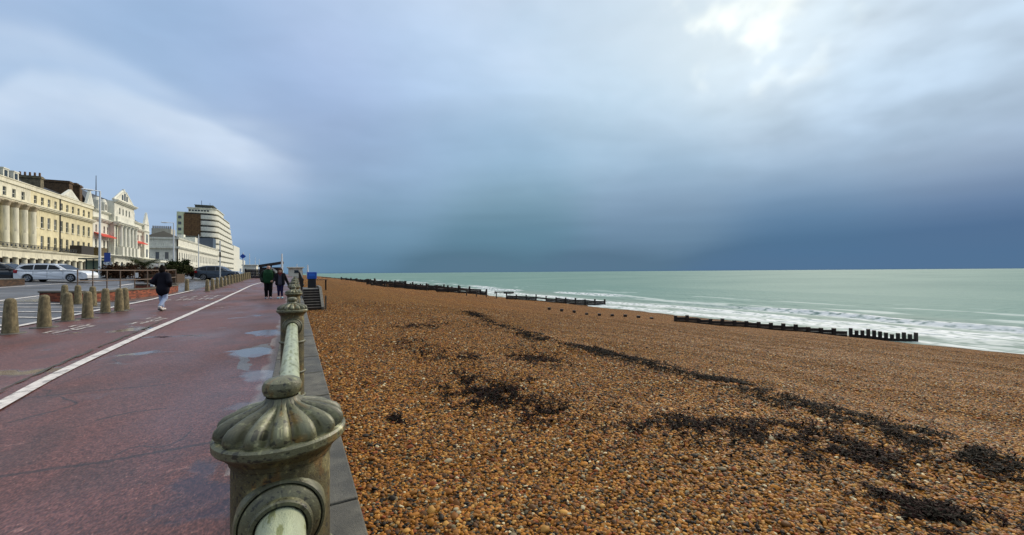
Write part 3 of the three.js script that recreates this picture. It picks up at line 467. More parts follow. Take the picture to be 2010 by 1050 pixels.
{ // one more post behind the viewer carries the near tube
  for (let i = -1; i < postD.length - 1; i++) {
    const a = i < 0 ? -2.45 : postD[i] + 0.13, b = postD[i + 1] - 0.13, ya = RAILY + rise(a), yb = RAILY + rise(b);
    const g = tubeUV(new THREE.CylinderGeometry(0.047, 0.047, b - a, 36, 8, true), 0.08); g.rotateX(-Math.PI / 2); g.rotateX(Math.atan2(yb - ya, b - a)); g.translate(0, (ya + yb) / 2, -(a + b) / 2);
    const low = tubeUV(new THREE.CylinderGeometry(0.03, 0.03, b - a + 0.05, 20, 1, true), 0.08); low.rotateX(-Math.PI / 2); low.rotateX(Math.atan2(yb - ya, b - a)); low.translate(0, (ya + yb) / 2 - 0.41, -(a + b) / 2);
    const label = i < 0 ? 'pale painted tube rail running into the near socket of the first post' : `pale painted tube rail between the ${['first and second', 'second and third', 'third and fourth', 'fourth and fifth', 'fifth and sixth', 'sixth and seventh'][i]} railing posts`;
    const t = thing('tube_rail', label, 'rail', [0, 0, 0], 0, 'railing tubes'); mesh('upper_tube', g, M_TUBE, t); mesh('lower_tube', low, M_TUBE, t);
  }
}
// beach steps beyond the railing
{
  const q = rayFn(632, 607, beach), d0 = 21.6, y0 = beach(1.1, d0) + 0.02, topY = 0.62, n = 8, rise1 = (topY - y0) / n, tread = 0.29, xa = 0.38, xb = 1.12;
  const t = thing('beach_steps', 'dark flight of steps with sloping concrete side wall rising from the shingle', 'steps');
  const mS = std([0.065, 0.052, 0.04], 0.7, { map: rep(T_STONE, 1, 1) }), mN = std([0.12, 0.1, 0.08], 0.6, { map: rep(T_STONE, 1, 1) });
  for (let k = 0; k < n; k++) { const s = mesh('step', metreUV(rbox(xb - xa, rise1 - 0.03, 0.6, 0.01, (xa + xb) / 2, y0 + rise1 * (k + 0.5) - 0.015, -(d0 + tread * k + 0.3))), mS, t); mesh('nosing', metreUV(rbox(xb - xa, 0.032, 0.62, 0.008, (xa + xb) / 2, y0 + rise1 * (k + 1) - 0.014, -(d0 + tread * k + 0.29))), mN, s); }
  const L = tread * n, g = prism([[-0.15, y0 - 0.4], [-0.15, y0 + 0.12], [L, topY + 0.1], [L + 3, topY + 0.1], [L + 3, y0 - 0.4]], 0.11, 0.012); g.rotateY(Math.PI / 2); g.translate(xb + 0.012, 0, -d0);
  mesh('side_wall', metreUV(g), M_CONC, t);
  mesh('landing', metreUV(rbox(xb - xa, 0.9, 3, 0.015, (xa + xb) / 2, topY - 0.455, -(d0 + L + 1.52))), M_CONC2, t);
  mesh('edge_post', join([box(0.07, 0.9, 0.07, xb + 0.2, y0 + 0.2, -d0 - 0.1)]), M_CONC, t);
  // litter bin on the landing
  const bp = [0.86, topY - 0.003, -(d0 + L + 2.2)];
  const b = thing('litter_bin', 'blue topped black litter bin standing above the beach steps', 'bin', bp);
  mesh('bin_body', metreUV(rbox(0.42, 0.5, 0.42, 0.03, 0, 0.25, 0)), std([0.012, 0.012, 0.013], 0.5), b);
  mesh('bin_lid', metreUV(rbox(0.5, 0.4, 0.48, 0.03, 0, 0.7, 0)), std([0.015, 0.09, 0.42], 0.4), b);
  mesh('bin_opening', metreUV(rbox(0.3, 0.16, 0.03, 0.012, 0, 0.72, 0.235)), std([0.02, 0.14, 0.6], 0.4), b);
}

// ---------------------------------------------------------------- stone bollards
const M_BOLL = std([0.42, 0.35, 0.2], 0.85, { map: rep(T_STONE, 0.35, 0.35), bumpMap: rep(T_BUMP, 0.12, 0.12), bumpScale: 0.012 });
const M_BASE = std([0.17, 0.16, 0.14], 0.7, { map: rep(T_STONE, 0.7, 0.7) });
const BOLL = (() => {
  const t = thing('stone_bollard', '', 'bollard', [0, 0, 0], 0, 'stone bollards beside the road');
  let g = lathe([[0.14, -0.03], [0.139, 0.05], [0.128, 0.25], [0.114, 0.5], [0.1, 0.72], [0.094, 0.785], [0.078, 0.82], [0.048, 0.84], [0.001, 0.846]], 28); const p = g.attributes.position; for (let i = 0; i < p.count; i++) { const f = 1 + (fbm(p.getX(i) * 14 + 5, p.getY(i) * 12 + p.getZ(i) * 14, 3) - 0.5) * 0.06; p.setX(i, p.getX(i) * f); p.setZ(i, p.getZ(i) * f); } g.computeVertexNormals(); tubeUV(g, 0.14);
  mesh('stone_shaft', g, M_BOLL, t);
  mesh('footing', metreUV(new THREE.CylinderGeometry(0.26, 0.27, 0.02, 22).translate(0, 0.012, 0)), M_BASE, t);
  return t;
})();
{
  const near = [[20, 655, 'tapered pebble dash bollard on its pale footing at the start of the hatching'], [87, 643, 'pebble dash bollard second along the hatched road edge'], [133, 630, 'pebble dash bollard third along the hatched road edge'], [172, 625, 'pebble dash bollard fourth along the hatched road edge'], [207, 614, 'pebble dash bollard fifth along the hatched road edge'], [234, 611, 'pebble dash bollard sixth along the road edge before the brick planter'], [245, 608, 'pebble dash bollard behind the sixth at the brick planter corner'], [127, 598, 'pebble dash bollard standing inside the hatched road area'], [153, 597, 'pebble dash bollard in front of the planter end near the road'], [182, 601, 'pebble dash bollard touching the view of the planter brick end']];
  near.forEach(([px, py, label], i) => { const p = rayFn(px, py, ground); const pos = [p.x, ground(p.x, p.d), -p.d]; if (i) { const c = copyOf(BOLL, pos, rnd() * 6.28, label); c.scale.y = rr(0.96, 1.04); } else { BOLL.position.set(...pos); BOLL.userData.label = label; } });
  const a = P(407, 572), b = [-5.2, 62]; const n = 15;
  for (let k = 0; k < n; k++) { const u = k / (n - 1), x = lerp(a[0], b[0], u) , d = lerp(a[1], b[1], u), c = copyOf(BOLL, [x, ground(x, d), -d], rnd() * 6.28, 'stone bollard in the close row beyond the walker'); c.userData.group = 'close row of stone bollards'; }
  const s = P(367, 571); copyOf(BOLL, [s[0], ground(...s), -s[1]], 0, 'single stone bollard standing on paving between walker and bollard row');
}

// ---------------------------------------------------------------- timber groynes
const T_WOOD = tex(256, 256, (x, y) => { const n = fbm(x / 64, y / 5, 5, 4, 51), v = 150 + (n - 0.5) * 170 + (hsh(x, y) - 0.5) * 30; return [v, v * 0.92, v * 0.84]; }, true, [1.2, 0.6]);
const woods = [[0.045, 0.036, 0.03], [0.032, 0.027, 0.024], [0.06, 0.046, 0.036]].map((c) => std(c, 0.7, { map: T_WOOD }));
const M_PLANKPALE = std([0.2, 0.15, 0.115], 0.75, { map: T_WOOD });
function groyne(label, A, B, opt) {     // A, B: [x, d]; opt.sections: [from, to, {spacing, boards, postUp, boardUp, gap}] as shares of the length
  const t = thing('timber_groyne', label, 'groyne', [0, 0, 0], 0, 'timber groynes'), L = Math.hypot(B[0] - A[0], B[1] - A[1]), ang = Math.atan2(B[1] - A[1], B[0] - A[0]);
  const at = (u) => [lerp(A[0], B[0], u), lerp(A[1], B[1], u)], base = (x, d) => Math.max(beach(x, d), SEA - 0.4);
  for (const [u0, u1, s] of opt) {
    const n = s.count ?? Math.max(1, Math.round((u1 - u0) * L / s.spacing));
    for (let k = 0; k <= n; k++) {
      const u = lerp(u0, u1, k / n), [x, d] = at(u), y = base(x, d), w = s.w ?? 0.24, up = s.postUp * rr(0.85, 1.15);
      if (k < n || u1 > 0.985) mesh('post', metreUV(box(w, up + 0.7, w, x, y + up / 2 - 0.35, -d, ang)), woods[(rnd() * 3) | 0], t);
      if (k === n || !s.boards) continue;
      const [x2, d2] = at(lerp(u0, u1, (k + 1) / n)), ya = Math.max(base(x, d), s.floor ?? -9), yb = Math.max(base(x2, d2), s.floor ?? -9), lvl = s.step ? Math.max(ya, yb) - 0.02 : (ya + yb) / 2, mx = (x + x2) / 2, md = (d + d2) / 2, seg = Math.hypot(x2 - x, d2 - d);
      for (let b = 0; b < s.boards; b++) {
        if (s.skip && rnd() < s.skip) continue;
        const yy = lvl + s.boardUp - b * 0.225, dy = s.step ? 0 : (yb - ya);
        mesh('plank', metreUV(box(seg * 1.02, 0.21, 0.075, mx, yy - 0.1, -md, ang, 0, Math.atan2(dy, seg) * (0.9 + 0.2 * rnd()))), s.pale && b === 1 ? M_PLANKPALE : woods[(rnd() * 3) | 0], t);
      }
    }
  }
  return t;
}
const g1A = P(1078, 608, beach), g1B = (() => { const p = rayFn(1800, 670, () => SEA); return [p.x, p.d]; })();
{
  const share = (px, py) => { const q = onLine(px, py, g1A, g1B); return Math.hypot(q[0] - g1A[0], q[1] - g1A[1]) / Math.hypot(g1B[0] - g1A[0], g1B[1] - g1A[1]); };
  const a = share(1305, 628), b = share(1326, 630), c = share(1662, 655), e = share(1798, 668);
  groyne('long dark timber groyne with stepped boards, joined by a line of buried stubs', g1A, g1B, [
    [0.0, a, { count: 9, postUp: 0.17, w: 0.24 }],
    [b, c, { count: 14, postUp: 0.46, boards: 3, boardUp: 0.33, step: true, w: 0.2 }],
    [c + 0.01, e, { count: 11, postUp: 0.58, boards: 2, boardUp: 0.2, w: 0.16, floor: SEA - 0.1 }]]);
}
const gdir = [(g1B[0] - g1A[0]), (g1B[1] - g1A[1])];
function other(px, py, back, label, sec) { const p = rayFn(px, py, () => SEA), B = [p.x, p.d], k = back / Math.hypot(...gdir); groyne(label, [B[0] - gdir[0] * k, B[1] - gdir[1] * k], B, sec); }
other(1187, 599, 21, 'dark timber groyne with thin posts, its square end standing in the shallows', [[0, 0.3, { spacing: 1.6, postUp: 0.95, w: 0.13 }], [0.3, 0.66, { spacing: 1.5, postUp: 0.95, boards: 3, boardUp: 0.6, w: 0.17, skip: 0.2 }], [0.66, 1, { spacing: 1.35, postUp: 0.95, boards: 5, boardUp: 0.75, w: 0.24, floor: SEA - 0.2 }]]);
other(955, 580.5, 26, 'broad timber groyne with open bays of pale planks on the shingle slope', [[0, 0.12, { spacing: 2.2, postUp: 0.7, boards: 2, boardUp: 0.3, w: 0.3 }], [0.12, 0.95, { spacing: 2.3, postUp: 1.5, boards: 5, boardUp: 1.15, pale: true, skip: 0.14, w: 0.32, floor: SEA + 0.1 }], [0.95, 1, { spacing: 1.2, postUp: 1.2, boards: 4, boardUp: 0.8, w: 0.3, floor: SEA }]]);
other(1008, 576.5, 36, 'low timber groyne reaching farthest into the foam behind the broad one', [[0, 0.7, { spacing: 2, postUp: 1.5, boards: 5, boardUp: 1.2, w: 0.3, skip: 0.1, floor: SEA }], [0.7, 1, { spacing: 2, postUp: 0.8, boards: 3, boardUp: 0.5, w: 0.25, skip: 0.3, floor: SEA }]]);
other(866, 564.5, 30, 'distant dark timber groyne behind the low groyne', [[0, 1, { spacing: 2.2, postUp: 1.2, boards: 4, boardUp: 0.9, w: 0.35, skip: 0.15, floor: SEA - 0.2 }]]);
other(795, 556.5, 32, 'ragged black groyne near the bend of the far beach', [[0, 1, { spacing: 2.4, postUp: 1.5, boards: 4, boardUp: 1.1, w: 0.5, skip: 0.15, floor: SEA }]]);
other(700, 548.5, 30, 'tiny black groyne on the farthest strip of beach', [[0, 1, { spacing: 4, postUp: 0.8, boards: 2, boardUp: 0.5, w: 0.4, floor: SEA }]]);

// ---------------------------------------------------------------- seafront buildings (facades on x = -43)
const FX = -43, GB = 1.3, E0 = EYE;      // heights below are given above the eye, from the photograph
const T_STUC = tex(512, 512, (x, y) => { const n = fbm(x / 64, y / 64, 5, 8, 8), st = fbm(x / 9, y / 90 + 3, 4, 0, 0), v = 226 + (n - 0.5) * 44 - sst(0.58, 0.8, st) * 34 + (hsh(x, y) - 0.5) * 10; return [v, v * 0.99, v * 0.95]; }, true, [9, 9]);
const stucco = (r, g, b) => std([r, g, b], 0.75, { map: T_STUC });
const M_CREAM = stucco(0.9, 0.82, 0.56), M_PALE = stucco(0.93, 0.9, 0.75), M_WHITE = stucco(0.93, 0.94, 0.88), M_WHITE2 = stucco(0.88, 0.9, 0.85), M_SHOP = stucco(0.8, 0.72, 0.42);
const M_GLASS = phys([0.03, 0.035, 0.04], 0.08, { specularIntensity: 1 }), M_GLASSP = phys([0.12, 0.13, 0.14], 0.12), M_DARK = std([0.02, 0.019, 0.018], 0.8), M_SLATE = std([0.045, 0.052, 0.07], 0.5, { map: rep(T_STONE, 1.6, 1.6) }), M_IRON = std([0.03, 0.03, 0.03], 0.5);
const M_BRICK = std([0.14, 0.095, 0.055], 0.85, { map: tex(512, 256, (x, y) => { const ry = (y / 16) | 0, o = (ry % 2) * 16, bx = ((x + o) / 32) | 0, mort = y % 16 < 2 || (x + o) % 32 < 2, k = 0.7 + 0.6 * hsh(bx, ry); return mort ? [190, 180, 168] : [205 * k, 190 * k, 170 * k]; }, true, [3.6, 1.2]) });
const M_BRICKRED = std([0.3, 0.085, 0.04], 0.75, { map: M_BRICK.map });
const M_AWN = std([0.55, 0.06, 0.035], 0.8);
// a front on x = FX, built in (u = distance along, v = height); out > 0 comes towards the sea
function fbox(u0, u1, v0, v1, out0, out1, fx = FX) { return box(out1 - out0, v1 - v0, u1 - u0, fx + (out0 + out1) / 2, (v0 + v1) / 2, -(u0 + u1) / 2); }
function pierced(u0, u1, v0, v1, holes, th = 0.45, fx = FX) {            // a wall with real window openings; outer face on fx
  const s = new THREE.Shape([[u0, v0], [u1, v0], [u1, v1], [u0, v1]].map(([a, b]) => new THREE.Vector2(a, b)));
  for (const [a, b, c, d, arch] of holes) { const h = new THREE.Path(); h.moveTo(a, c); h.lineTo(b, c); if (arch) { h.lineTo(b, d - (b - a) / 2); h.absarc((a + b) / 2, d - (b - a) / 2, (b - a) / 2, 0, Math.PI, false); } else { h.lineTo(b, d); h.lineTo(a, d); } h.lineTo(a, c); s.holes.push(h); }
  const g = new THREE.ExtrudeGeometry(s, { depth: th, bevelEnabled: false, curveSegments: 6 }); g.rotateY(Math.PI / 2); g.translate(fx - th, 0, 0); return metreUV(g);   // x -> -z, z -> x
}
function sash(parent, u0, u1, v0, v1, fx = FX, rec = 0.22, mat = M_GLASS, frame = M_WHITE) {          // window: frame with bars as the part, pane as its sub-part
  const w = 0.07, b = [fbox(u0, u0 + w, v0, v1, -rec, -rec + 0.06, fx), fbox(u1 - w, u1, v0, v1, -rec, -rec + 0.06, fx), fbox(u0 + w, u1 - w, v1 - w, v1, -rec, -rec + 0.06, fx), fbox(u0 + w, u1 - w, v0, v0 + w, -rec, -rec + 0.06, fx), fbox(u0 + w, u1 - w, (v0 + v1) / 2 - 0.035, (v0 + v1) / 2 + 0.035, -rec + 0.005, -rec + 0.05, fx)];
  const f = mesh('window', join(b), frame, parent); mesh('pane', join([fbox(u0 + w * 0.5, u1 - w * 0.5, v0 + w * 0.5, v1 - w * 0.5, -rec - 0.02, -rec + 0.02, fx)]), mat, f); return f;
}
function cornice(u0, u1, v, h, out, fx = FX) { return [fbox(u0, u1, v, v + h * 0.35, -0.1, out * 0.45, fx), fbox(u0, u1, v + h * 0.35, v + h * 0.7, -0.1, out * 0.8, fx), fbox(u0, u1, v + h * 0.7, v + h, -0.1, out, fx)]; }
function shell(u0, u1, v0, v1, depth, fx = FX) { return [fbox(u0, u0 + 0.4, v0, v1, -depth, -0.45, fx), fbox(u1 - 0.4, u1, v0, v1, -depth, -0.45, fx), fbox(u0, u1, v0, v1, -depth - 0.4, -depth, fx), fbox(u0 + 0.4, u1 - 0.4, v1 - 0.5, v1 - 0.1, -depth, -0.45, fx)]; }
function chimney(parent, u0, u1, x0, x1, v0, v1, pots, mat = M_BRICK) {
  const c = mesh('chimney', join([box(x1 - x0, v1 - v0, u1 - u0, (x0 + x1) / 2, (v0 + v1) / 2, -(u0 + u1) / 2), box(x1 - x0 + 0.3, 0.3, u1 - u0 + 0.3, (x0 + x1) / 2, v1 - 0.35, -(u0 + u1) / 2)]), mat, parent);
  for (let k = 0; k < pots; k++) { const f = (k + 0.5) / pots; mesh('chimney_pot', cyl(0.17, 0.14, 0.75, lerp(x0, x1, f), v1 - 0.01, -(u0 + u1) / 2, 10), std([0.16, 0.09, 0.05], 0.8), c); }
}
const Y = (h) => E0 + h;
function terrace(label, u0, u1, wins, o) {
  const t = thing('terrace_house', label, 'building'), W = o.wall, half = 0.55;
  const holes = []; const add = (v0, v1, hw = half) => wins.forEach((u) => holes.push([u - hw, u + hw, Y(v0), Y(v1)]));
  add(13.5, 15.0, 0.5); add(9.1, 11.3); add(5.0, 7.6);
  mesh('wall', pierced(u0, u1, Y(4.3), Y(16.2), holes), W, t);
  mesh('side_walls', join(shell(u0, u1, GB - 0.4, Y(16.2), 11)), W, t);
  for (const h of holes) { sash(t, ...h.slice(0, 4), FX, 0.2, rnd() < 0.3 ? M_GLASSP : M_GLASS); }
  for (const u of wins) { mesh('sill', join([fbox(u - 0.72, u + 0.72, Y(8.92), Y(9.1), -0.02, 0.16)]), M_PALE, t); mesh('sill', join([fbox(u - 0.65, u + 0.65, Y(13.35), Y(13.5), -0.02, 0.12)]), M_PALE, t); }
  mesh('cornice', join(cornice(u0, u1, Y(12.5), 0.65, 0.75)), M_PALE, t);
  mesh('parapet', join([fbox(u0, u1, Y(15.75), Y(16.45), 0.005, 0.22), fbox(u0, u1, Y(16.45), Y(16.6), -0.3, 0.32)]), M_PALE, t);
  if (o.columns) for (let i = 0; i < wins.length + 1; i++) { const u = i < wins.length ? wins[i] - o.bay / 2 : wins[i - 1] + o.bay / 2; const c = mesh('giant_column', join([cyl(0.56, 0.5, 6.7, FX + 0.62, Y(4.9), -u, 14), box(1.25, 0.35, 1.25, FX + 0.62, Y(4.72), -u)]), M_PALE, t); mesh('capital', join([cyl(0.5, 0.74, 0.7, FX + 0.62, Y(11.58), -u, 12), box(1.5, 0.2, 1.5, FX + 0.62, Y(12.38), -u)]), std([0.36, 0.3, 0.2], 0.8), c); }
  // ground floor colonnade: beam, columns, dark shop fronts behind
  mesh('colonnade_beam', join([fbox(u0, u1, Y(3.0), Y(4.1), 2.5, 3.0), ...cornice(u0, u1, Y(4.05), 0.35, 0.35, FX + 3.0), fbox(u0, u1, Y(4.1), Y(4.3), -0.2, 3.0)]), o.beam ?? M_PALE, t);
  const n = Math.round((u1 - u0) / (o.colStep ?? 2.55));
  for (let k = 0; k < n; k++) { const u = u0 + (u1 - u0) * (k + 0.5) / n; const c = mesh('colonnade_column', cyl(0.42, 0.37, Y(3.0) - GB + 0.05, FX + 2.72, GB - 0.1, -u, 14), M_PALE, t); mesh('column_head', join([box(0.95, 0.2, 0.95, FX + 2.72, Y(2.9), -u)]), M_PALE, c); }
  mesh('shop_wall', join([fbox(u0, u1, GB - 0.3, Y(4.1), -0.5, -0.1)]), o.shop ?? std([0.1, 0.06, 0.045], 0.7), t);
  for (let k = 0; k < n; k++) { const u = u0 + (u1 - u0) * (k + 0.5) / n + 1.25; if (u < u1 - 0.9) sash(t, u - 0.85, u + 0.85, GB + 0.5, Y(2.5), FX + 0.15, 0.14, M_GLASS, M_DARK); }
  // iron balcony: rails and balusters
  if (o.balcony) { const bal = []; for (let u = u0 + 0.1; u < u1; u += 0.22) bal.push(fbox(u, u + 0.03, Y(4.42), Y(5.25), 2.7, 2.73)); bal.push(fbox(u0, u1, Y(5.25), Y(5.31), 2.68, 2.75), fbox(u0, u1, Y(4.5), Y(4.54), 2.69, 2.74)); for (let u = u0 + 1; u < u1; u += 1.1) { bal.push(fbox(u - 0.18, u + 0.18, Y(4.75), Y(5.1), 2.7, 2.73)); } mesh('balcony_railing', join(bal), M_IRON, t); }
  return t;
}
{ // A: pavilion with giant columns and mansard
  const t = terrace('cream terrace with tall white columns, mansard dormers and a round columned arcade', 88, 107.6, [89.4, 92, 94.7, 97.3, 100, 102.6, 105.3], { wall: M_PALE, columns: true, bay: 2.65, balcony: true });
  const r = mesh('roof', (() => { const g = prism([[0.5, 0], [2.2, 2.4], [9, 2.6], [10.5, 0]], 19.2); g.rotateY(Math.PI); g.translate(FX, Y(16.4), -88.2); return metreUV(g); })(), M_SLATE, t);
  for (const u of [90.5, 93.4, 96.3, 99.2, 102.1, 105]) { const d = mesh('dormer', join([fbox(u - 0.75, u + 0.75, Y(16.6), Y(18.3), -2.4, -0.75), fbox(u - 0.85, u + 0.85, Y(18.3), Y(18.48), -2.5, -0.65)]), M_WHITE2, t); mesh('pane', join([fbox(u - 0.45, u + 0.45, Y(16.9), Y(18.1), -0.76, -0.735)]), M_GLASS, d); }
}
{ // B
  const t = terrace('plain cream terrace of four window bays with big brown chimney stacks', 107.6, 117.8, [109.2, 111.6, 114, 116.5], { wall: M_CREAM, balcony: true });
  mesh('roof', (() => { const g = prism([[0.6, 0], [3.2, 1.6], [8, 1.6], [10.5, 0]], 10); g.rotateY(Math.PI); g.translate(FX, Y(16.5), -107.7); return metreUV(g); })(), M_SLATE, t);
  chimney(t, 115, 116.2, FX - 5, FX - 1.6, Y(16.3), Y(19.7), 5, std([0.3, 0.26, 0.17], 0.85, { map: rep(T_STONE, 2, 2) }));
}
{ // C
  const t = terrace('yellow cream terrace of six bays crowned by two small white pediments', 117.8, 133.6, [118.9, 121.3, 123.8, 126.4, 129, 131.6], { wall: M_CREAM, colStep: 2.6 });
  mesh('roof', (() => { const g = prism([[0.6, 0], [3.6, 2], [8, 2], [10.5, 0]], 15.6); g.rotateY(Math.PI); g.translate(FX, Y(16.5), -117.9); return metreUV(g); })(), M_SLATE, t);
  for (const [a, b, h] of [[118.4, 126, 1.9], [129.6, 133.4, 3.4]]) { const g = prism([[a, 0], [b, 0], [(a + b) / 2, h]], 0.5); g.rotateY(Math.PI / 2); g.translate(FX - 0.2, Y(16.6), 0); const p = mesh('pediment', metreUV(g), M_WHITE, t); const g2 = prism([[a + 0.9, 0], [b - 0.9, 0], [(a + b) / 2, h - 0.55]], 0.06); g2.rotateY(Math.PI / 2); g2.translate(FX + 0.29, Y(16.75), 0); mesh('tympanum', metreUV(g2), M_WHITE2, p); }
  chimney(t, 127.2, 128.8, FX - 8.2, FX - 1.8, Y(16.3), Y(21.2), 0); chimney(t, 132.2, 133.5, FX - 6, FX - 1.8, Y(16.3), Y(21.3), 0);
  for (const u of [126.2]) mesh('rainwater_pipe', bar([FX + 0.1, Y(4.2), -118.1], [FX + 0.1, Y(16.3), -118.1], 0.09), M_IRON, t);
  mesh('balcony_screen', join([fbox(119, 125, Y(4.35), Y(6.3), 1.2, 3.0)]), std([0.03, 0.025, 0.02], 0.8), t);
  mesh('balcony_planter', join([fbox(127.6, 132.6, Y(4.35), Y(6.4), 1.4, 2.9)]), std([0.2, 0.15, 0.06], 0.85, { map: rep(T_STONE, 1, 1) }), t);
}
{ // white hotel with gable
  const t = thing('white_hotel', 'white hotel with tall central gable, columns and red awnings', 'building'), u0 = 133.7, u1 = 174, c0 = 143.5, c1 = 158.2, FC = FX + 1.0;
  const holes = [], hw = 0.62; const Lw = [135.6, 138, 140.4, 142.6], Rw = [160.2, 162.9, 165.6, 168.4];
  for (const u of [...Lw, ...Rw]) { holes.push([u - hw, u + hw, Y(5.6), Y(8.9)], [u - hw * 0.8, u + hw * 0.8, Y(10.6), Y(12.4)]); }
  mesh('wall', pierced(u0, u1, GB - 0.3, Y(16), holes), M_WHITE, t); for (const h of holes) sash(t, ...h.slice(0, 4), FX, 0.2, rnd() < 0.45 ? M_GLASSP : M_GLASS);
  mesh('side_walls', join(shell(u0, u1, GB - 0.4, Y(16), 14)), M_WHITE, t);
  mesh('cornice', join([...cornice(u0, c0, Y(13.4), 0.7, 0.9), ...cornice(c1, u1, Y(13.4), 0.7, 0.9), ...cornice(u0, c0, Y(15.6), 0.5, 0.6), ...cornice(c1, u1, Y(15.6), 0.5, 0.6), ...cornice(u0, u1, Y(4.6), 0.6, 2.2)]), M_WHITE2, t);
  // centre bay
  const ch = []; for (const u of [147.2, 149.6, 152, 154.4]) ch.push([u - 0.5, u + 0.5, Y(16.4), Y(18.2), true]); for (const u of [146.6, 149.3, 152.2, 155]) ch.push([u - 0.6, u + 0.6, Y(5.6), Y(8.8)], [u - 0.6, u + 0.6, Y(9.9), Y(12.2)]);
  for (const u of [145, 149, 153, 156.6]) ch.push([u - 1.1, u + 1.1, Y(0.6), Y(3.6), true]);
  const cb = mesh('centre_bay', pierced(c0, c1, GB - 0.3, Y(19.6), ch, 0.5, FC), M_WHITE, t); for (const h of ch) sash(cb, h[0], h[1], h[2], h[3], FC, 0.24, rnd() < 0.3 ? M_GLASSP : M_GLASS);
  mesh('bay_sides', join([fbox(c0, c0 + 0.4, GB, Y(19.59), -10, 0.497), fbox(c1 - 0.4, c1, GB, Y(19.59), -10, 0.497)]), M_WHITE, t);
  mesh('bay_cornice', join([...cornice(c0 - 0.4, c1 + 0.4, Y(13.2), 0.9, 1.3, FC), ...cornice(c0 - 0.3, c1 + 0.3, Y(19.2), 0.7, 0.9, FC), fbox(c0 + 1, c1 - 1, Y(14.2), Y(15.6), 0.002, 0.35, FC)]), M_WHITE2, t);
  const gb = prism([[c0, 0], [c1, 0], [(c0 + c1) / 2 + 1.1, 3.1], [(c0 + c1) / 2 - 1.1, 3.1]], 0.6); gb.rotateY(Math.PI / 2); gb.translate(FC - 0.6, Y(19.9), 0); const gab = mesh('gable', metreUV(gb), M_WHITE, t);
  const cop = []; for (const s of [-1, 1]) { const m = (c0 + c1) / 2; cop.push(bar([FC - 0.2, Y(19.9), -(m + s * (c1 - c0) / 2)], [FC - 0.2, Y(23.1), -(m + s * 1.1)], 0.32, 0.32, 6)); } mesh('gable_coping', join(cop), M_WHITE2, gab);
  for (const [u, h] of [[149.2, 1.4], [150.85, 2.0], [152.5, 1.4]]) mesh('gable_window', join([fbox(u - 0.5, u + 0.5, Y(20.6), Y(20.6 + h), 0.0, 0.05, FC)]), M_GLASS, gab);
  mesh('finial', join([cyl(0.5, 0.3, 0.9, FC - 0.3, Y(22.9), -150.85, 8)]), M_WHITE2, gab);
  for (const u of [145.2, 148, 150.8, 153.6, 156.4]) { const c = mesh('giant_column', join([cyl(0.55, 0.48, 5.4, FC + 0.75, Y(7.6), -u, 12), box(1.3, 2.4, 1.3, FC + 0.75, Y(6.3), -u)]), M_WHITE, t); mesh('capital', join([cyl(0.5, 0.72, 0.5, FC + 0.75, Y(12.7), -u, 10)]), M_WHITE2, c); }
  // roof, dormer, mast
  const rf = mesh('roof', join([(() => { const g = prism([[0.4, 0], [2.6, 4.7], [6.5, 5.0], [13.6, 0]], c1 - u0 - 2.5); g.rotateY(Math.PI); g.translate(FX, Y(16), -(u0 + 0.3)); return g; })(), (() => { const g = prism([[0.4, 0], [4.5, 3.4], [6.5, 3.4], [13.6, 0]], u1 - c1 - 4); g.rotateY(Math.PI); g.translate(FX, Y(16), -(c1 + 1.5)); return g; })()]), M_SLATE, t);
  for (const u of [137.5, 141.2]) { const d = mesh('roof_dormer', join([fbox(u - 0.8, u + 0.8, Y(16.1), Y(18.6), -1.6, 0.05), cyl(0.8, 0.5, 0.8, FX - 0.6, Y(18.6), -u, 10)]), M_WHITE, t); mesh('pane', join([fbox(u - 0.4, u + 0.4, Y(16.6), Y(18.1), 0.05, 0.07)]), M_GLASS, d); }
  chimney(t, 134.2, 135.4, FX - 6, FX - 3, Y(16.3), Y(22), 0);
  for (const u of [161.5]) { const d = mesh('roof_dormer', join([fbox(u - 0.8, u + 0.8, Y(16.1), Y(18.8), -1.6, 0.05)]), M_WHITE, t); mesh('pane', join([fbox(u - 0.4, u + 0.4, Y(16.6), Y(18.1), 0.05, 0.07)]), M_GLASS, d); }
  mesh('roof_mast', bar([FX - 4, Y(20.8), -148], [FX - 4, Y(26.6), -148], 0.13, 0.06), M_IRON, rf);
  const tg = prism([[169.3, 0], [174, 0], [171.7, 4]], 0.5); tg.rotateY(Math.PI / 2); tg.translate(FX + 0.1, Y(16.1), 0); mesh('side_gable', metreUV(tg), M_WHITE, t);
  const pav = mesh('end_bay', join([fbox(169.3, 174, GB, Y(16.1), 0.004, 0.6)]), M_WHITE, t); for (const v of [5.6, 10.4]) mesh('pane', join([fbox(171, 172.4, Y(v), Y(v + 2.6), 0.6, 0.63)]), M_GLASS, pav);
  for (const [a, b] of [[134.2, 143.3], [159, 169]]) { const g = prism([[0, 0], [1.5, -0.75], [1.5, -1.05], [0, -0.12]], b - a); g.translate(FX, Y(10.5), -b); mesh('awning', metreUV(g), M_AWN, t); }
  mesh('entrance_canopy', join([fbox(163, 178, Y(3.9), Y(4.5), 0.2, 6), ...[163.5, 170, 177.4].map((u) => cyl(0.2, 0.2, Y(3.9) - GB, FX + 5.6, GB, -u, 8))]), M_WHITE, t);
}
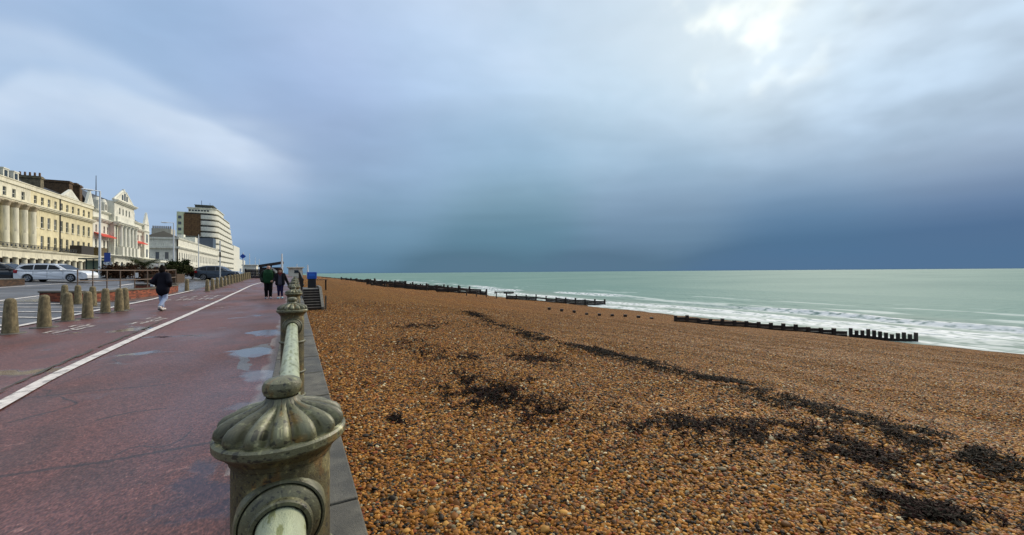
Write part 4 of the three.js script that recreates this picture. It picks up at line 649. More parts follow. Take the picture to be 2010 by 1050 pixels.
{ // white corner building with hipped roof
  const t = thing('white_corner_building', 'long low white stuccoed building with corner cornice and shell windows', 'building'), d0 = 214, d1 = 312, W = 12;
  const holes = []; for (let u = d0 + 3; u < d1 - 2; u += 4.2) { holes.push([u - 0.75, u + 0.75, Y(5.8), Y(9.2)]); holes.push([u - 1.2, u + 1.2, Y(0.5), Y(3.6), true]); }
  mesh('wall', pierced(d0, d1, GB - 0.3, Y(15), holes), M_WHITE, t); for (const h of holes) sash(t, ...h.slice(0, 4), FX, 0.25, M_GLASSP);
  // end wall towards the hotel
  const eh = []; for (const x of [-9.6, -6.6, -3.6]) eh.push([x - 0.8, x + 0.8, Y(0.6), Y(4.6), true], [x - 0.6, x + 0.6, Y(6.4), Y(9.2)]);
  const es = pierced(-W, 0, GB - 0.3, Y(15), eh, 0.45, 0); es.rotateY(-Math.PI / 2); es.translate(FX, 0, -d0); const ew = mesh('end_wall', metreUV(es), M_WHITE, t);
  for (const h of eh) mesh('pane', join([box(h[1] - h[0], h[3] - h[2], 0.04, FX + (h[0] + h[1]) / 2, (h[2] + h[3]) / 2, -d0 - 0.2)]), M_GLASSP, ew);
  mesh('cornice', join([...cornice(d0 - 0.9, d1, Y(10.8), 0.8, 0.9), ...cornice(d0 - 0.5, d1, Y(14.6), 0.7, 0.5), box(W, 0.8, 0.9, FX - W / 2 - 0.2, Y(11.2), -(d0 - 0.45)), box(W, 0.7, 0.5, FX - W / 2 - 0.2, Y(14.95), -(d0 - 0.25))]), M_WHITE2, t);
  mesh('rear_walls', join([fbox(d0 + 0.5, d1, GB, Y(15), -W - 0.4, -W), fbox(d1 - 0.4, d1, GB, Y(15), -W, -0.45), fbox(d0 + 0.5, d1 - 0.4, Y(14.3), Y(14.7), -W, -0.45)]), M_WHITE, t);
  for (const x of [-9.6, -6.6, -3.6]) { const g = new THREE.SphereGeometry(1.25, 12, 6, 0, Math.PI, 0, Math.PI / 2); g.rotateY(0); g.scale(0.95, 0.95, 0.8); g.translate(FX + x, Y(3.2), -d0 + 0.05); mesh('dutch_awning', g, std([0.62, 0.56, 0.5], 0.8, { side: THREE.DoubleSide }), t); }
  const c = new THREE.ConeGeometry(9, 3.4, 4); c.rotateY(Math.PI / 4); c.scale(1, 1, 0.8); c.translate(FX - 6.4, Y(16.9), -(d0 + 8)); mesh('hipped_roof', metreUV(c), std([0.03, 0.028, 0.018], 0.8), t);
  mesh('plant_room', join([box(5, 3.4, 6, FX - 2.9, Y(16.5), -(d0 + 38)), box(2.6, 4.6, 3.5, FX - 6, Y(17), -(d0 + 36))]), M_WHITE2, t);
}
{ // chimney row of a house behind
  const t = thing('house_behind_terraces', 'pale house rear with a row of chimney pots above the low white building', 'building');
  const a = atD(300, 460, 250), b = atD(338, 460, 250), top = atD(318, 449, 250).y;
  const w = mesh('wall', join([box(b.x - a.x, top - GB, 8, (a.x + b.x) / 2, (top + GB) / 2, -252)]), std([0.5, 0.49, 0.45], 0.8, { map: T_STUC }), t);
  for (let k = 0; k < 10; k++) mesh('chimney_pot', cyl(0.28, 0.24, 1.3, lerp(a.x, b.x, (k + 0.5) / 10), top - 0.02, -249, 8), std([0.2, 0.16, 0.12], 0.8), w);
}
{ // tall white modernist block with long balconies and rounded end
  const t = thing('tall_apartment_block', 'tall white curved apartment block with balcony bands and brown end panel', 'building');
  const d0 = 309, LEN = 62, z0 = -d0;
  const back = -20;                    // block spans x = FX-20 .. FX
  function slab(x0, x1, dd0, dd1, r, v0, v1, mat, name, par = t) { const s = new THREE.Shape(); s.moveTo(x0, dd1); s.lineTo(x0, dd0 + 1.5); s.quadraticCurveTo(x0, dd0, x0 + 1.5, dd0); s.lineTo(x1 - r, dd0); s.absarc(x1 - r, dd0 + r, r, -Math.PI / 2, 0, false); s.lineTo(x1, dd1); s.lineTo(x0, dd1); const g = new THREE.ExtrudeGeometry(s, { depth: v1 - v0, bevelEnabled: false, curveSegments: 10 }); g.rotateX(-Math.PI / 2); g.translate(0, v0, 0); return mesh(name, metreUV(g), mat, par); }
  const storey = 3.62, nF = 10, steps = (k) => d0 + LEN + 20 - Math.max(0, k - 3) * 4.2;
  for (let k = 0; k < nF; k++) {
    const v = Y(1.6 + k * storey), e = steps(k);
    slab(FX - 19.2, FX - 1.9, d0 + 2, e - 1, 4.5, v - 0.01, v + storey - 0.28, std([0.06, 0.062, 0.065], 0.4), 'storey_wall');
    const b = slab(FX - 20, FX, d0, e, 6.5, v + storey - 0.3, v + storey - 0.02, M_WHITE, 'floor_slab');
    slab(FX - 20 + 0.02, FX + 0.05, d0 - 0.05, e, 6.55, v - 0.02, v + 2.25, M_WHITE, 'balcony_band');
    for (let u = d0 + 10; u < e - 3; u += 6.2) mesh('balcony_divider', join([fbox(u - 0.18, u + 0.18, v + 2.2, v + storey - 0.3, -2, -0.05)]), M_WHITE2, b);
    for (let x = -4.4; x > -7.6; x -= 1.6) mesh('window', join([box(1.2, 1.3, 0.06, FX + x, v + 2.75, z0 - 1.95)]), M_GLASS, b);
  }
  const top = Y(1.6 + nF * storey);
  slab(FX - 15, FX - 1, d0 + 3, d0 + 34, 5.5, top - 0.03, top + 3.0, M_WHITE, 'top_storey');
  for (let x = -14; x < -4; x += 1.5) mesh('window', join([box(1.0, 0.9, 0.08, FX + x, top + 1.5, z0 - 2.98)]), M_GLASS, t);
  slab(FX - 15.6, FX - 0.4, d0 + 2.4, d0 + 34.5, 6, top + 2.97, top + 3.3, M_WHITE, 'roof_slab');
  mesh('penthouse', join([box(8, 1.9, 12, FX - 8, top + 4.2, z0 - 12), box(9.6, 0.3, 14, FX - 7.4, top + 5.3, z0 - 12)]), std([0.09, 0.095, 0.08], 0.6), t);
  mesh('roof_mast', join([bar([FX - 9, top + 5.4, z0 - 8], [FX - 9, top + 8.5, z0 - 8], 0.12), bar([FX - 5, top + 5.4, z0 - 10], [FX - 5, top + 7.6, z0 - 10], 0.08), bar([FX - 11, top + 4.8, z0 - 9], [FX - 8, top + 5.6, z0 - 9], 0.3)]), M_IRON, t);
  mesh('brown_panel', join([box(8.2, 13.4, 0.3, FX - 12.2, Y(30), z0 + 0.26)]), std([0.24, 0.13, 0.05], 0.8, { map: rep(T_STONE, 4, 4) }), t);
  mesh('lift_wall', join([box(3.6, 16, 0.28, FX - 17.8, Y(29.6), z0 + 0.22)]), stucco(0.8, 0.86, 0.62), t);
  for (let k = 0; k < 4; k++) mesh('window', join([box(1.6, 1.7, 0.06, FX - 18.2, Y(23.6 + k * 3.62), z0 + 0.4)]), M_GLASSP, t);
  mesh('stepped_terrace', join([box(9, 6.4, 10, FX - 4.6, Y(18.1), z0 + 8)]), std([0.08, 0.1, 0.13], 0.4), t);
  // lower far wing
  mesh('far_wing', join([fbox(391, 430, GB, Y(23), -18, -0.5)]), M_WHITE, t);
  mesh('far_low_wing', join([fbox(430, 475, GB, Y(13), -16, -0.5)]), M_WHITE, t);
}

// ---------------------------------------------------------------- street furniture
const M_GALV = std([0.5, 0.54, 0.54], 0.45, { metalness: 0.2 }), M_PWHITE = std([0.72, 0.75, 0.75], 0.45);
function lampPost(label, x, d, h, arm, armDir, mat = M_PWHITE) {
  const y = ground(x, d), t = thing('lamp_post', label, 'lamp post', [x, y, -d], 0, 'seafront lamp posts');
  mesh('column', join([cyl(0.14, 0.13, 1.2, 0, -0.05, 0, 12), cyl(0.11, 0.07, h - 1.15, 0, 1.1, 0, 12)]), mat, t);
  if (arm) { const e = [arm * armDir[0], h - 0.02, -arm * armDir[1]]; mesh('arm', join([bar([0, h - 0.05, 0], e, 0.05, 0.035)]), mat, t); const l = mesh('lantern', join([rbox(0.85, 0.14, 0.26, 0.05, e[0], h - 0.06, e[2], Math.atan2(armDir[1], armDir[0]))]), mat, t); mesh('lens', join([box(0.5, 0.03, 0.18, e[0], h - 0.14, e[2], Math.atan2(armDir[1], armDir[0]))]), M_GLASSP, l); }
  return t;
}
{
  const p = (px, py, x) => atX(px, py, x);
  const a = p(196, 520, -17.8), ta = p(193, 373, -17.8); lampPost('white lamp post with short arm rising beside the bus shelter', -17.8, a.d, ta.y - ground(-17.8, a.d), 1.0, [-0.75, -0.66]);
  const b = p(341, 500, -17.5); lampPost('white lamp post before the corner building with hipped roof', -17.5, b.d, p(341, 437, -17.5).y - ground(-17.5, b.d), 1.2, [-0.9, -0.4]);
  const c = p(390, 500, -19); lampPost('white lamp post between the parked dark car and tall apartment block', -19, c.d, p(390, 460, -19).y - ground(-19, c.d), 0);
  for (const [px, top, d, label] of [[478, 495, 120, 'far white mast behind the blue diamond sign'], [490, 497, 150, 'far white mast beside the blue diamond sign'], [501, 505, 190, 'far thin mast left of the dark roofed shelter'], [509, 508, 210, 'far thin mast touching the dark shelter roof'], [583, 518, 120, 'thin white mast above the white kiosk'], [604, 519, 70, 'thin white mast beside the blue topped bin']]) { const q = atD(px, 530, d); lampPost(label, q.x, d, atD(px, top, d).y - ground(q.x, d), 0).userData.group = 'far masts'; }
  const m = atD(553.5, 530, 52); lampPost('white flag mast at the end of the dark roofed shelter', m.x, 52, atD(553.5, 497, 52).y - ground(m.x, 52), 0);
  // sign pole by the bollard row
  const sp = onLine(432, 548, [-6.9, 20], [-5.9, 60]), sy = ground(...sp), s = thing('sign_pole', 'slim pale pole with small dark bracket rising from the bollard row', 'pole', [sp[0], sy, -sp[1]]);
  mesh('pole', cyl(0.06, 0.05, 4.1, 0, -0.05, 0, 10), M_GALV, s); mesh('bracket', join([box(0.12, 0.5, 0.12, 0, 2.75, 0)]), M_IRON, s);
  // blue diamond sign
  const d1 = atD(477, 503, 66), s2 = thing('diamond_sign', 'blue diamond shaped sign on a thin pole', 'sign', [d1.x, ground(d1.x, 66), -66]);
  const hh = d1.y - ground(d1.x, 66); mesh('pole', cyl(0.05, 0.05, hh + 0.5, 0, -0.05, 0, 8), M_GALV, s2); mesh('sign_plate', join([box(0.5, 0.5, 0.04, 0, hh, 0.07, 0, 0, Math.PI / 4)]), std([0.02, 0.08, 0.4], 0.4), s2);
  // leaning white posts
  for (const [px0, px1, label] of [[473, 470, 'leaning white post at the far end of the bollard row'], [498, 495, 'leaning white post before the dark far wall']]) { const a0 = atD(px1, 541, 68), a1 = atD(px0, 527, 68); mesh('leaning_post', join([bar([a1.x, a1.y, -68], [a0.x, ground(a0.x, 68) - 0.1, -68], 0.13, 0.09)]), M_PWHITE).userData = { label, category: 'post', group: 'leaning white posts' }; }
}
{ // brick planter with guard rail
  const K = [P(157, 594), P(236, 588.5), P(312, 579.5), P(345, 572)], t = thing('brick_planter', 'low red brick planter wall with dark soil beside the cycle lane', 'planter'), wall = [], cap = [];
  const path = [[K[0][0] - 1.6, K[0][1] + 1.2], K[0], K[1], K[2], K[3], [K[3][0] - 2.2, K[3][1] + 0.8]];
  for (let i = 0; i < path.length - 1; i++) { const [a, b] = [path[i], path[i + 1]], L = Math.hypot(b[0] - a[0], b[1] - a[1]), m = [(a[0] + b[0]) / 2, (a[1] + b[1]) / 2], y = ground(...m), an = Math.atan2(b[1] - a[1], b[0] - a[0]); const w = mesh('brick_wall', metreUV(box(L + 0.2 - i * 0.004, 0.44, 0.22, 0, 0, 0)), M_BRICKRED, t); w.position.set(m[0], y + 0.2, -m[1]); w.rotation.y = an; const c = mesh('wall_coping', metreUV(rbox(L + 0.28 - i * 0.004, 0.07, 0.3, 0.01)), std([0.1, 0.085, 0.06], 0.8), t); c.position.set(m[0], y + 0.458 + i * 0.002, -m[1]); c.rotation.y = an; }
  const sg = new THREE.ShapeGeometry(new THREE.Shape(path.map(([x, d]) => new THREE.Vector2(x, d)))); sg.rotateX(-Math.PI / 2); sg.translate(0, ground(...K[1]) + 0.36, 0); mesh('soil', metreUV(sg), std([0.04, 0.03, 0.02], 0.95, { side: THREE.DoubleSide }), t);
  // guard rail stands on the wall coping
  const r = thing('guardrail', 'brown tubular guardrail standing on the brick planter', 'guardrail'), M_RAIL = std([0.16, 0.11, 0.075], 0.6), yb = ground(...K[1]) + 0.48, RH = 0.98;
  const line = [[K[0][0] - 0.1, K[0][1] + 0.05], K[1], K[2], K[3]]; const pts = [];
  for (let i = 0; i < line.length - 1; i++) { const n = [3, 3, 2][i]; for (let k = 0; k < n; k++) pts.push([lerp(line[i][0], line[i + 1][0], k / n), lerp(line[i][1], line[i + 1][1], k / n)]); } pts.push(line[3]);
  pts.forEach(([x, d]) => mesh('upright', bar([x, ground(x, d) + 0.47, -d], [x, ground(x, d) + 0.5 + RH, -d], 0.026), M_RAIL, r));
  for (const h of [0.5 + RH, 0.98]) for (let i = 0; i < pts.length - 1; i++) { const [a, b] = [pts[i], pts[i + 1]]; mesh('rail', bar([a[0], ground(...a) + h, -a[1]], [b[0], ground(...b) + h, -b[1]], 0.024), M_RAIL, r); }
  const pp = pts[4]; const n = thing('paper_notice', 'small white notice tied to the guardrail', 'notice', [pp[0] + 0.1, ground(...pp) + 1.22, -pp[1] + 0.06]); mesh('sheet', join([rbox(0.13, 0.26, 0.012, 0.004)]), M_PWHITE, n); mesh('tie', join([box(0.02, 0.03, 0.04, 0, 0.12, -0.02)]), M_IRON, n);
  // red and white traffic cylinder on the planter and a dark red stub
  const q = pts[6], c = thing('traffic_cylinder', 'small red and white traffic cylinder on the planter', 'traffic cylinder', [q[0] - 0.35, ground(...q) + 0.49, -q[1] - 0.25]);
  mesh('base', cyl(0.14, 0.13, 0.04, 0, 0, 0, 14), M_DARK, c); mesh('lower_sleeve', cyl(0.1, 0.09, 0.26, 0, 0.035, 0, 14), M_PWHITE, c); mesh('upper_sleeve', cyl(0.09, 0.05, 0.26, 0, 0.294, 0, 14), std([0.6, 0.03, 0.03], 0.5), c);
  const s = thing('red_marker_post', 'short dark red post beside the traffic cylinder', 'post', [q[0] + 0.28, ground(...q) + 0.49, -q[1] - 0.6]); mesh('shaft', metreUV(rbox(0.16, 0.5, 0.1, 0.015, 0, 0.25, 0)), std([0.14, 0.03, 0.025], 0.6), s); mesh('foot', metreUV(rbox(0.22, 0.04, 0.16, 0.01, 0, 0.02, 0)), M_DARK, s);
}
{ // bus shelter, notice board, far low wall, bench
  const d = 67, a = atD(164, 540, d), b = atD(207, 540, d), y = ground(a.x, d), h = atD(185, 508, d).y - y, w = b.x - a.x, t = thing('bus_shelter', 'green glazed bus shelter behind the white estate car', 'bus shelter', [(a.x + b.x) / 2, y, -d]), M_SH = std([0.02, 0.05, 0.035], 0.5);
  mesh('roof', metreUV(rbox(w + 0.4, 0.14, 1.7, 0.03, 0, h, 0)), M_SH, t);
  for (const x of [-w / 2, -w / 6, w / 6, w / 2]) mesh('post', join([box(0.1, h, 0.1, x, h / 2 - 0.03, -0.7)]), M_SH, t);
  for (let k = 0; k < 3; k++) mesh('glass_panel', join([box(w / 3 - 0.12, h - 0.5, 0.03, -w / 3 + k * w / 3, h / 2 + 0.12, -0.7)]), k < 2 ? std([0.32, 0.36, 0.2], 0.3) : std([0.16, 0.22, 0.17], 0.2), t);
  mesh('seat', metreUV(rbox(w * 0.8, 0.08, 0.3, 0.02, 0, 0.5, -0.45)), M_SH, t); for (const x of [-w * 0.3, w * 0.3]) mesh('seat_support', join([box(0.06, 0.5, 0.2, x, 0.23, -0.45)]), M_SH, t);
  const e = atD(211, 540, 60), ey = ground(e.x, 60), s = thing('information_sign', 'blue and white upright information sign beside the bus shelter', 'sign', [e.x, ey, -60]), top = atD(211, 496, 60).y - ey, mid = atD(211, 514, 60).y - ey;
  mesh('pole', cyl(0.06, 0.06, top, 0, -0.03, -0.06, 8), M_GALV, s); mesh('blue_panel', join([box(0.5, top - mid, 0.08, 0, (top + mid) / 2, 0.05)]), std([0.04, 0.08, 0.32], 0.4), s); mesh('white_panel', join([box(0.7, mid - 0.9, 0.08, 0.05, (mid + 0.9) / 2 - 0.02, 0.05)]), M_PWHITE, s);
  const f = thing('planter_box', 'cream planter box at the foot of the information sign', 'planter', [e.x + 0.4, ey, -60.6]); mesh('tub', join([cyl(0.4, 0.5, 0.85, 0, -0.02, 0, 4).rotateY(Math.PI / 4)]), stucco(0.75, 0.66, 0.4), f); mesh('soil', join([cyl(0.44, 0.44, 0.02, 0, 0.832, 0, 4).rotateY(Math.PI / 4)]), M_DARK, f);
  // low brick wall by the black car
  const l0 = atX(-20, 545, -17.3), l1 = atX(44, 545, -17.3), lw = thing('low_brick_wall', 'low dark brick wall before the black parked car', 'wall'); const ly = ground(-17.3, l0.d); const g = metreUV(box(0.25, 0.5, l1.d - l0.d, -17.3, ly + 0.22, -(l0.d + l1.d) / 2)); mesh('brickwork', g, std([0.09, 0.055, 0.035], 0.85, { map: M_BRICK.map }), lw); mesh('wall_coping', metreUV(rbox(0.34, 0.06, l1.d - l0.d + 0.06, 0.01, -17.3, ly + 0.5, -(l0.d + l1.d) / 2)), M_BASE, lw);
  // timber raised bed near the palm
  const t0 = atD(284, 540, 48), t1 = atD(345, 540, 48), ty = ground((t0.x + t1.x) / 2, 48), tb = thing('timber_bed', 'brown timber walled flower bed beyond the guardrail', 'planter'), M_TB = std([0.2, 0.13, 0.06], 0.8, { map: T_WOOD });
  for (let k = 0; k < 4; k++) mesh('timber', metreUV(rbox(t1.x - t0.x, 0.19, 0.14, 0.012, (t0.x + t1.x) / 2 + rr(-0.04, 0.04), ty + 0.09 + k * 0.2, -48)), M_TB, tb); for (const x of [t0.x, t1.x]) mesh('side_board', metreUV(rbox(0.14, 0.8, 3, 0.012, x, ty + 0.38, -49.6)), M_TB, tb);
  const so = box(t1.x - t0.x - 0.1, 0.1, 2.9, (t0.x + t1.x) / 2, ty + 0.66, -49.6); mesh('soil', metreUV(so), std([0.04, 0.03, 0.02], 0.95), tb);
}
{ // far end of the promenade
  const d = 66, a = atD(482, 540, d), b = atD(515, 540, d), y = ground(a.x, d), t = thing('dark_wall', 'dark brown boarded wall closing the far promenade', 'wall'), n = 6, h = atD(500, 528, d).y - y;
  for (let k = 0; k < n; k++) mesh('board', metreUV(rbox((b.x - a.x) + 1.4, h / n - 0.015, 0.1, 0.01, (a.x + b.x) / 2 + 0.6, y - 0.03 + h / n * (k + 0.5), -d)), std([0.02 + 0.006 * (k % 2), 0.012, 0.01], 0.8, { map: T_WOOD }), t);
  for (const x of [a.x, b.x]) mesh('post', join([box(0.16, h + 0.1, 0.16, x, y + h / 2, -d - 0.15)]), M_DARK, t);
  const d2 = 78, c = atD(509, 530, d2), e = atD(556, 530, d2), y2 = ground(c.x, d2), s = thing('seafront_shelter', 'seafront shelter with dark sloping roof and white side', 'shelter'), W = e.x - c.x, hl = atD(512, 520, d2).y, hr = atD(553, 513, d2).y;
  const rf = prism([[0, hl - 0.35], [0, hl], [W, hr], [W, hr - 0.35]], 5); rf.translate(c.x, 0, -d2 - 3.5); mesh('roof', metreUV(rf), std([0.025, 0.02, 0.018], 0.7), s);
  for (const f of [0.06, 0.5, 0.94]) mesh('post', join([box(0.2, lerp(hl, hr, f) - y2, 0.2, c.x + W * f, (lerp(hl, hr, f) + y2) / 2 - 0.2, -d2 + 0.6)]), M_DARK, s);
  mesh('rear_wall', join([box(W * 0.96, hl - y2 - 0.3, 0.2, c.x + W / 2, (hl + y2) / 2 - 0.2, -d2 - 2.6)]), std([0.1, 0.085, 0.08], 0.8), s);
  mesh('pale_panel', join([box(W * 0.16, 0.9, 0.1, c.x + W * 0.42, hl - 1.0, -d2 - 2.4)]), std([0.45, 0.45, 0.5], 0.6), s);  // pale grey panel on the darker rear wall, plain colour
  const wp = prism([[W * 0.5, y2], [W * 0.5, hl - 0.3], [W * 1.0, hl - 1.7], [W * 1.0, y2]], 0.15); wp.translate(c.x, 0, -d2 + 0.8); mesh('white_side', metreUV(wp), M_WHITE, s);
  const d3 = 84, k0 = atD(566, 540, d3), k1 = atD(594, 540, d3), y3 = ground(0, d3) - 0.2, kt = atD(580, 526, d3).y, q = thing('white_kiosk', 'small white kiosk with flat overhanging roof on the far promenade', 'kiosk');
  mesh('walls', join([box(k1.x - k0.x, kt - y3, 3, (k0.x + k1.x) / 2, (kt + y3) / 2, -d3 - 1.5)]), M_WHITE, q); mesh('roof', metreUV(rbox(k1.x - k0.x + 0.5, 0.2, 3.6, 0.03, (k0.x + k1.x) / 2, kt + 0.09, -d3 - 1.5)), M_WHITE2, q); mesh('window', join([box(0.7, 0.5, 0.06, (k0.x + k1.x) / 2 + 0.15, kt - 0.65, -d3 + 0.02)]), M_GLASS, q); mesh('hatch', join([box(0.06, 0.9, 0.5, k1.x + 0.02, kt - 1, -d3 - 1)]), M_DARK, q);
  const w0 = atD(476, 540, 110), w1 = atD(503, 540, 110), wl = thing('white_low_building', 'low white building behind the dark boarded wall', 'building'), wt = atD(490, 521, 110).y; mesh('walls', join([box(w1.x - w0.x, wt - 0.8, 6, (w0.x + w1.x) / 2, (wt + 0.8) / 2, -113)]), M_WHITE, wl); mesh('roof', metreUV(rbox(w1.x - w0.x + 0.4, 0.2, 6.4, 0.03, (w0.x + w1.x) / 2, wt + 0.09, -113)), M_WHITE2, wl);
  // dark fence posts along the wall past the steps
  const f = thing('timber_fence', 'dark timber post fence on the sea wall beyond the steps', 'fence');
  for (let k = 0; k < 12; k++) { const dd = 29 + k * 2.6; mesh('post', join([box(0.1, 0.9, 0.1, 0.42, rise(dd) + 0.45 + 0.05, -dd)]), woods[k % 3], f); if (k < 11) for (const h of [0.5, 0.82]) { const s0 = rise(dd) + h + 0.05, s1 = rise(dd + 2.6) + h + 0.05; mesh('rail', bar([0.48, s0, -dd], [0.48, s1, -dd - 2.6], 0.035, 0.035, 5), woods[1], f); } }
  const tb = thing('timber_trestle', 'low dark timber trestle on the shingle beside the sea wall', 'trestle'); const bx = 1.6, bd = 46, by = beach(bx, bd); for (const [x, z] of [[0, 0], [1.2, 0], [0, 0.9], [1.2, 0.9]]) mesh('leg', join([box(0.09, 1.15, 0.09, bx + x, by + 0.45, -bd - z)]), woods[0], tb); for (let k = 0; k < 3; k++) mesh('plank', join([box(1.5, 0.06, 0.28, bx + 0.6, by + 1.05, -bd - 0.1 - k * 0.32)]), woods[k], tb);
  // red marker boat-like tarp beside fence
}
// planting: palm and shrubs beyond the guardrail
{
  const leafM = [[0.03, 0.042, 0.014], [0.042, 0.046, 0.016], [0.05, 0.026, 0.014]].map((c) => phys(c, 0.9, { side: THREE.DoubleSide, specularIntensity: 0.15 }));
  function leaves(name, n, size, fn, mat, parent) { const pos = [], nor = []; for (let i = 0; i < n; i++) { const c = fn(), u = V(gauss(), gauss(), gauss()).normalize(), v = V(gauss(), gauss(), gauss()).cross(u).normalize(), s = size * rr(0.6, 1.5); const a = c.clone().addScaledVector(u, s), b = c.clone().addScaledVector(v, s * 0.45), d = c.clone().addScaledVector(v, -s * 0.45), e = c.clone().addScaledVector(u, -s * 0.6); for (const q of [a, b, d, e, d, b]) pos.push(q.x, q.y, q.z); } const g = new THREE.BufferGeometry(); g.setAttribute('position', new THREE.Float32BufferAttribute(pos, 3)); g.computeVertexNormals(); return mesh(name, g, mat, parent); }
  function shrub(label, px, py, d, w, h, mat) { const p = atD(px, py, d), y = ground(p.x, d), t = thing('shrub', label, 'shrub', [p.x, y, -d], 0, 'seafront shrubs'); for (let k = 0; k < 5; k++) mesh('stem', bar([0, -0.05, 0], [rr(-0.3, 0.3) * w, h * 0.7, rr(-0.3, 0.3) * w], 0.035, 0.012, 5), std([0.06, 0.045, 0.03], 0.9), t); const cl = []; for (let k = 0; k < 9; k++) cl.push([rr(-0.42, 0.42) * w, rr(0.25, 0.85) * h, rr(-0.3, 0.3) * w, rr(0.14, 0.3) * w]); leaves('foliage', Math.round(1100 * w), 0.13, () => { const c = cl[(rnd() * 9) | 0]; return V(c[0] + gauss() * c[3] * 0.55, Math.max(0.05, c[1] + gauss() * c[3] * 0.4), c[2] + gauss() * c[3] * 0.55); }, mat, t); }
  shrub('wide dark shrub growing before the corner building', 356, 540, 56, 2.2, 2.3, leafM[0]); shrub('reddish brown shrub beside the dark parked car', 378, 540, 60, 2.0, 1.5, leafM[2]); shrub('low shrub between palm and information sign', 245, 540, 58, 3.0, 1.3, leafM[2]); shrub('low brownish shrub at the foot of the palm', 300, 540, 52, 2.6, 1.3, leafM[2]); shrub('tall dark shrub right of the palm', 343, 538, 53, 1.6, 1.7, leafM[1]); shrub('small shrub behind the timber flower bed', 320, 540, 50.5, 1.8, 1.2, leafM[2]); shrub('low shrub next to the planter box', 222, 540, 59, 1.4, 1.2, leafM[0]);
  // palm: short trunk, arched feathery fronds
  const p = atD(282, 540, 53), t = thing('palm', 'spiky green palm beyond the guardrail in front of the white hotel', 'palm', [p.x, ground(p.x, 53), -53]);
  mesh('trunk', join([bar([0, -0.1, 0], [0.05, 1.5, 0], 0.2, 0.15, 9)]), std([0.07, 0.05, 0.03], 0.9), t);
  for (let k = 0; k < 22; k++) {
    const a = k * 2.4 + rr(-0.2, 0.2), up = rr(0.15, 1.1), L = rr(1.3, 2.1), pos = []; let prev = null;
    for (let i = 0; i <= 9; i++) { const u = i / 9, r = L * u * Math.cos(up * (1 - u * 0.4)), y = 1.5 + L * (Math.sin(up) * u - 0.42 * u * u), c = V(Math.cos(a) * r, y, Math.sin(a) * r); if (prev) { const side = V(-Math.sin(a), 0, Math.cos(a)); for (const s of [-1, 1]) { const w = 0.42 * Math.sin(Math.PI * (0.12 + 0.85 * u)), tip = c.clone().addScaledVector(side, s * w).add(V(Math.cos(a) * 0.12, -0.12 * w * 3, Math.sin(a) * 0.12)), m = prev.clone().lerp(c, 0.45); pos.push(prev.x, prev.y, prev.z, m.x, m.y, m.z, tip.x, tip.y, tip.z); } const up2 = V(0, 0.015, 0); pos.push(prev.x, prev.y, prev.z, c.x, c.y, c.z, c.x, c.y + 0.03, c.z); } prev = c; }
    const g = new THREE.BufferGeometry(); g.setAttribute('position', new THREE.Float32BufferAttribute(pos, 3)); g.computeVertexNormals(); mesh('frond', g, leafM[k % 4 === 0 ? 1 : 0], t);
  }
}

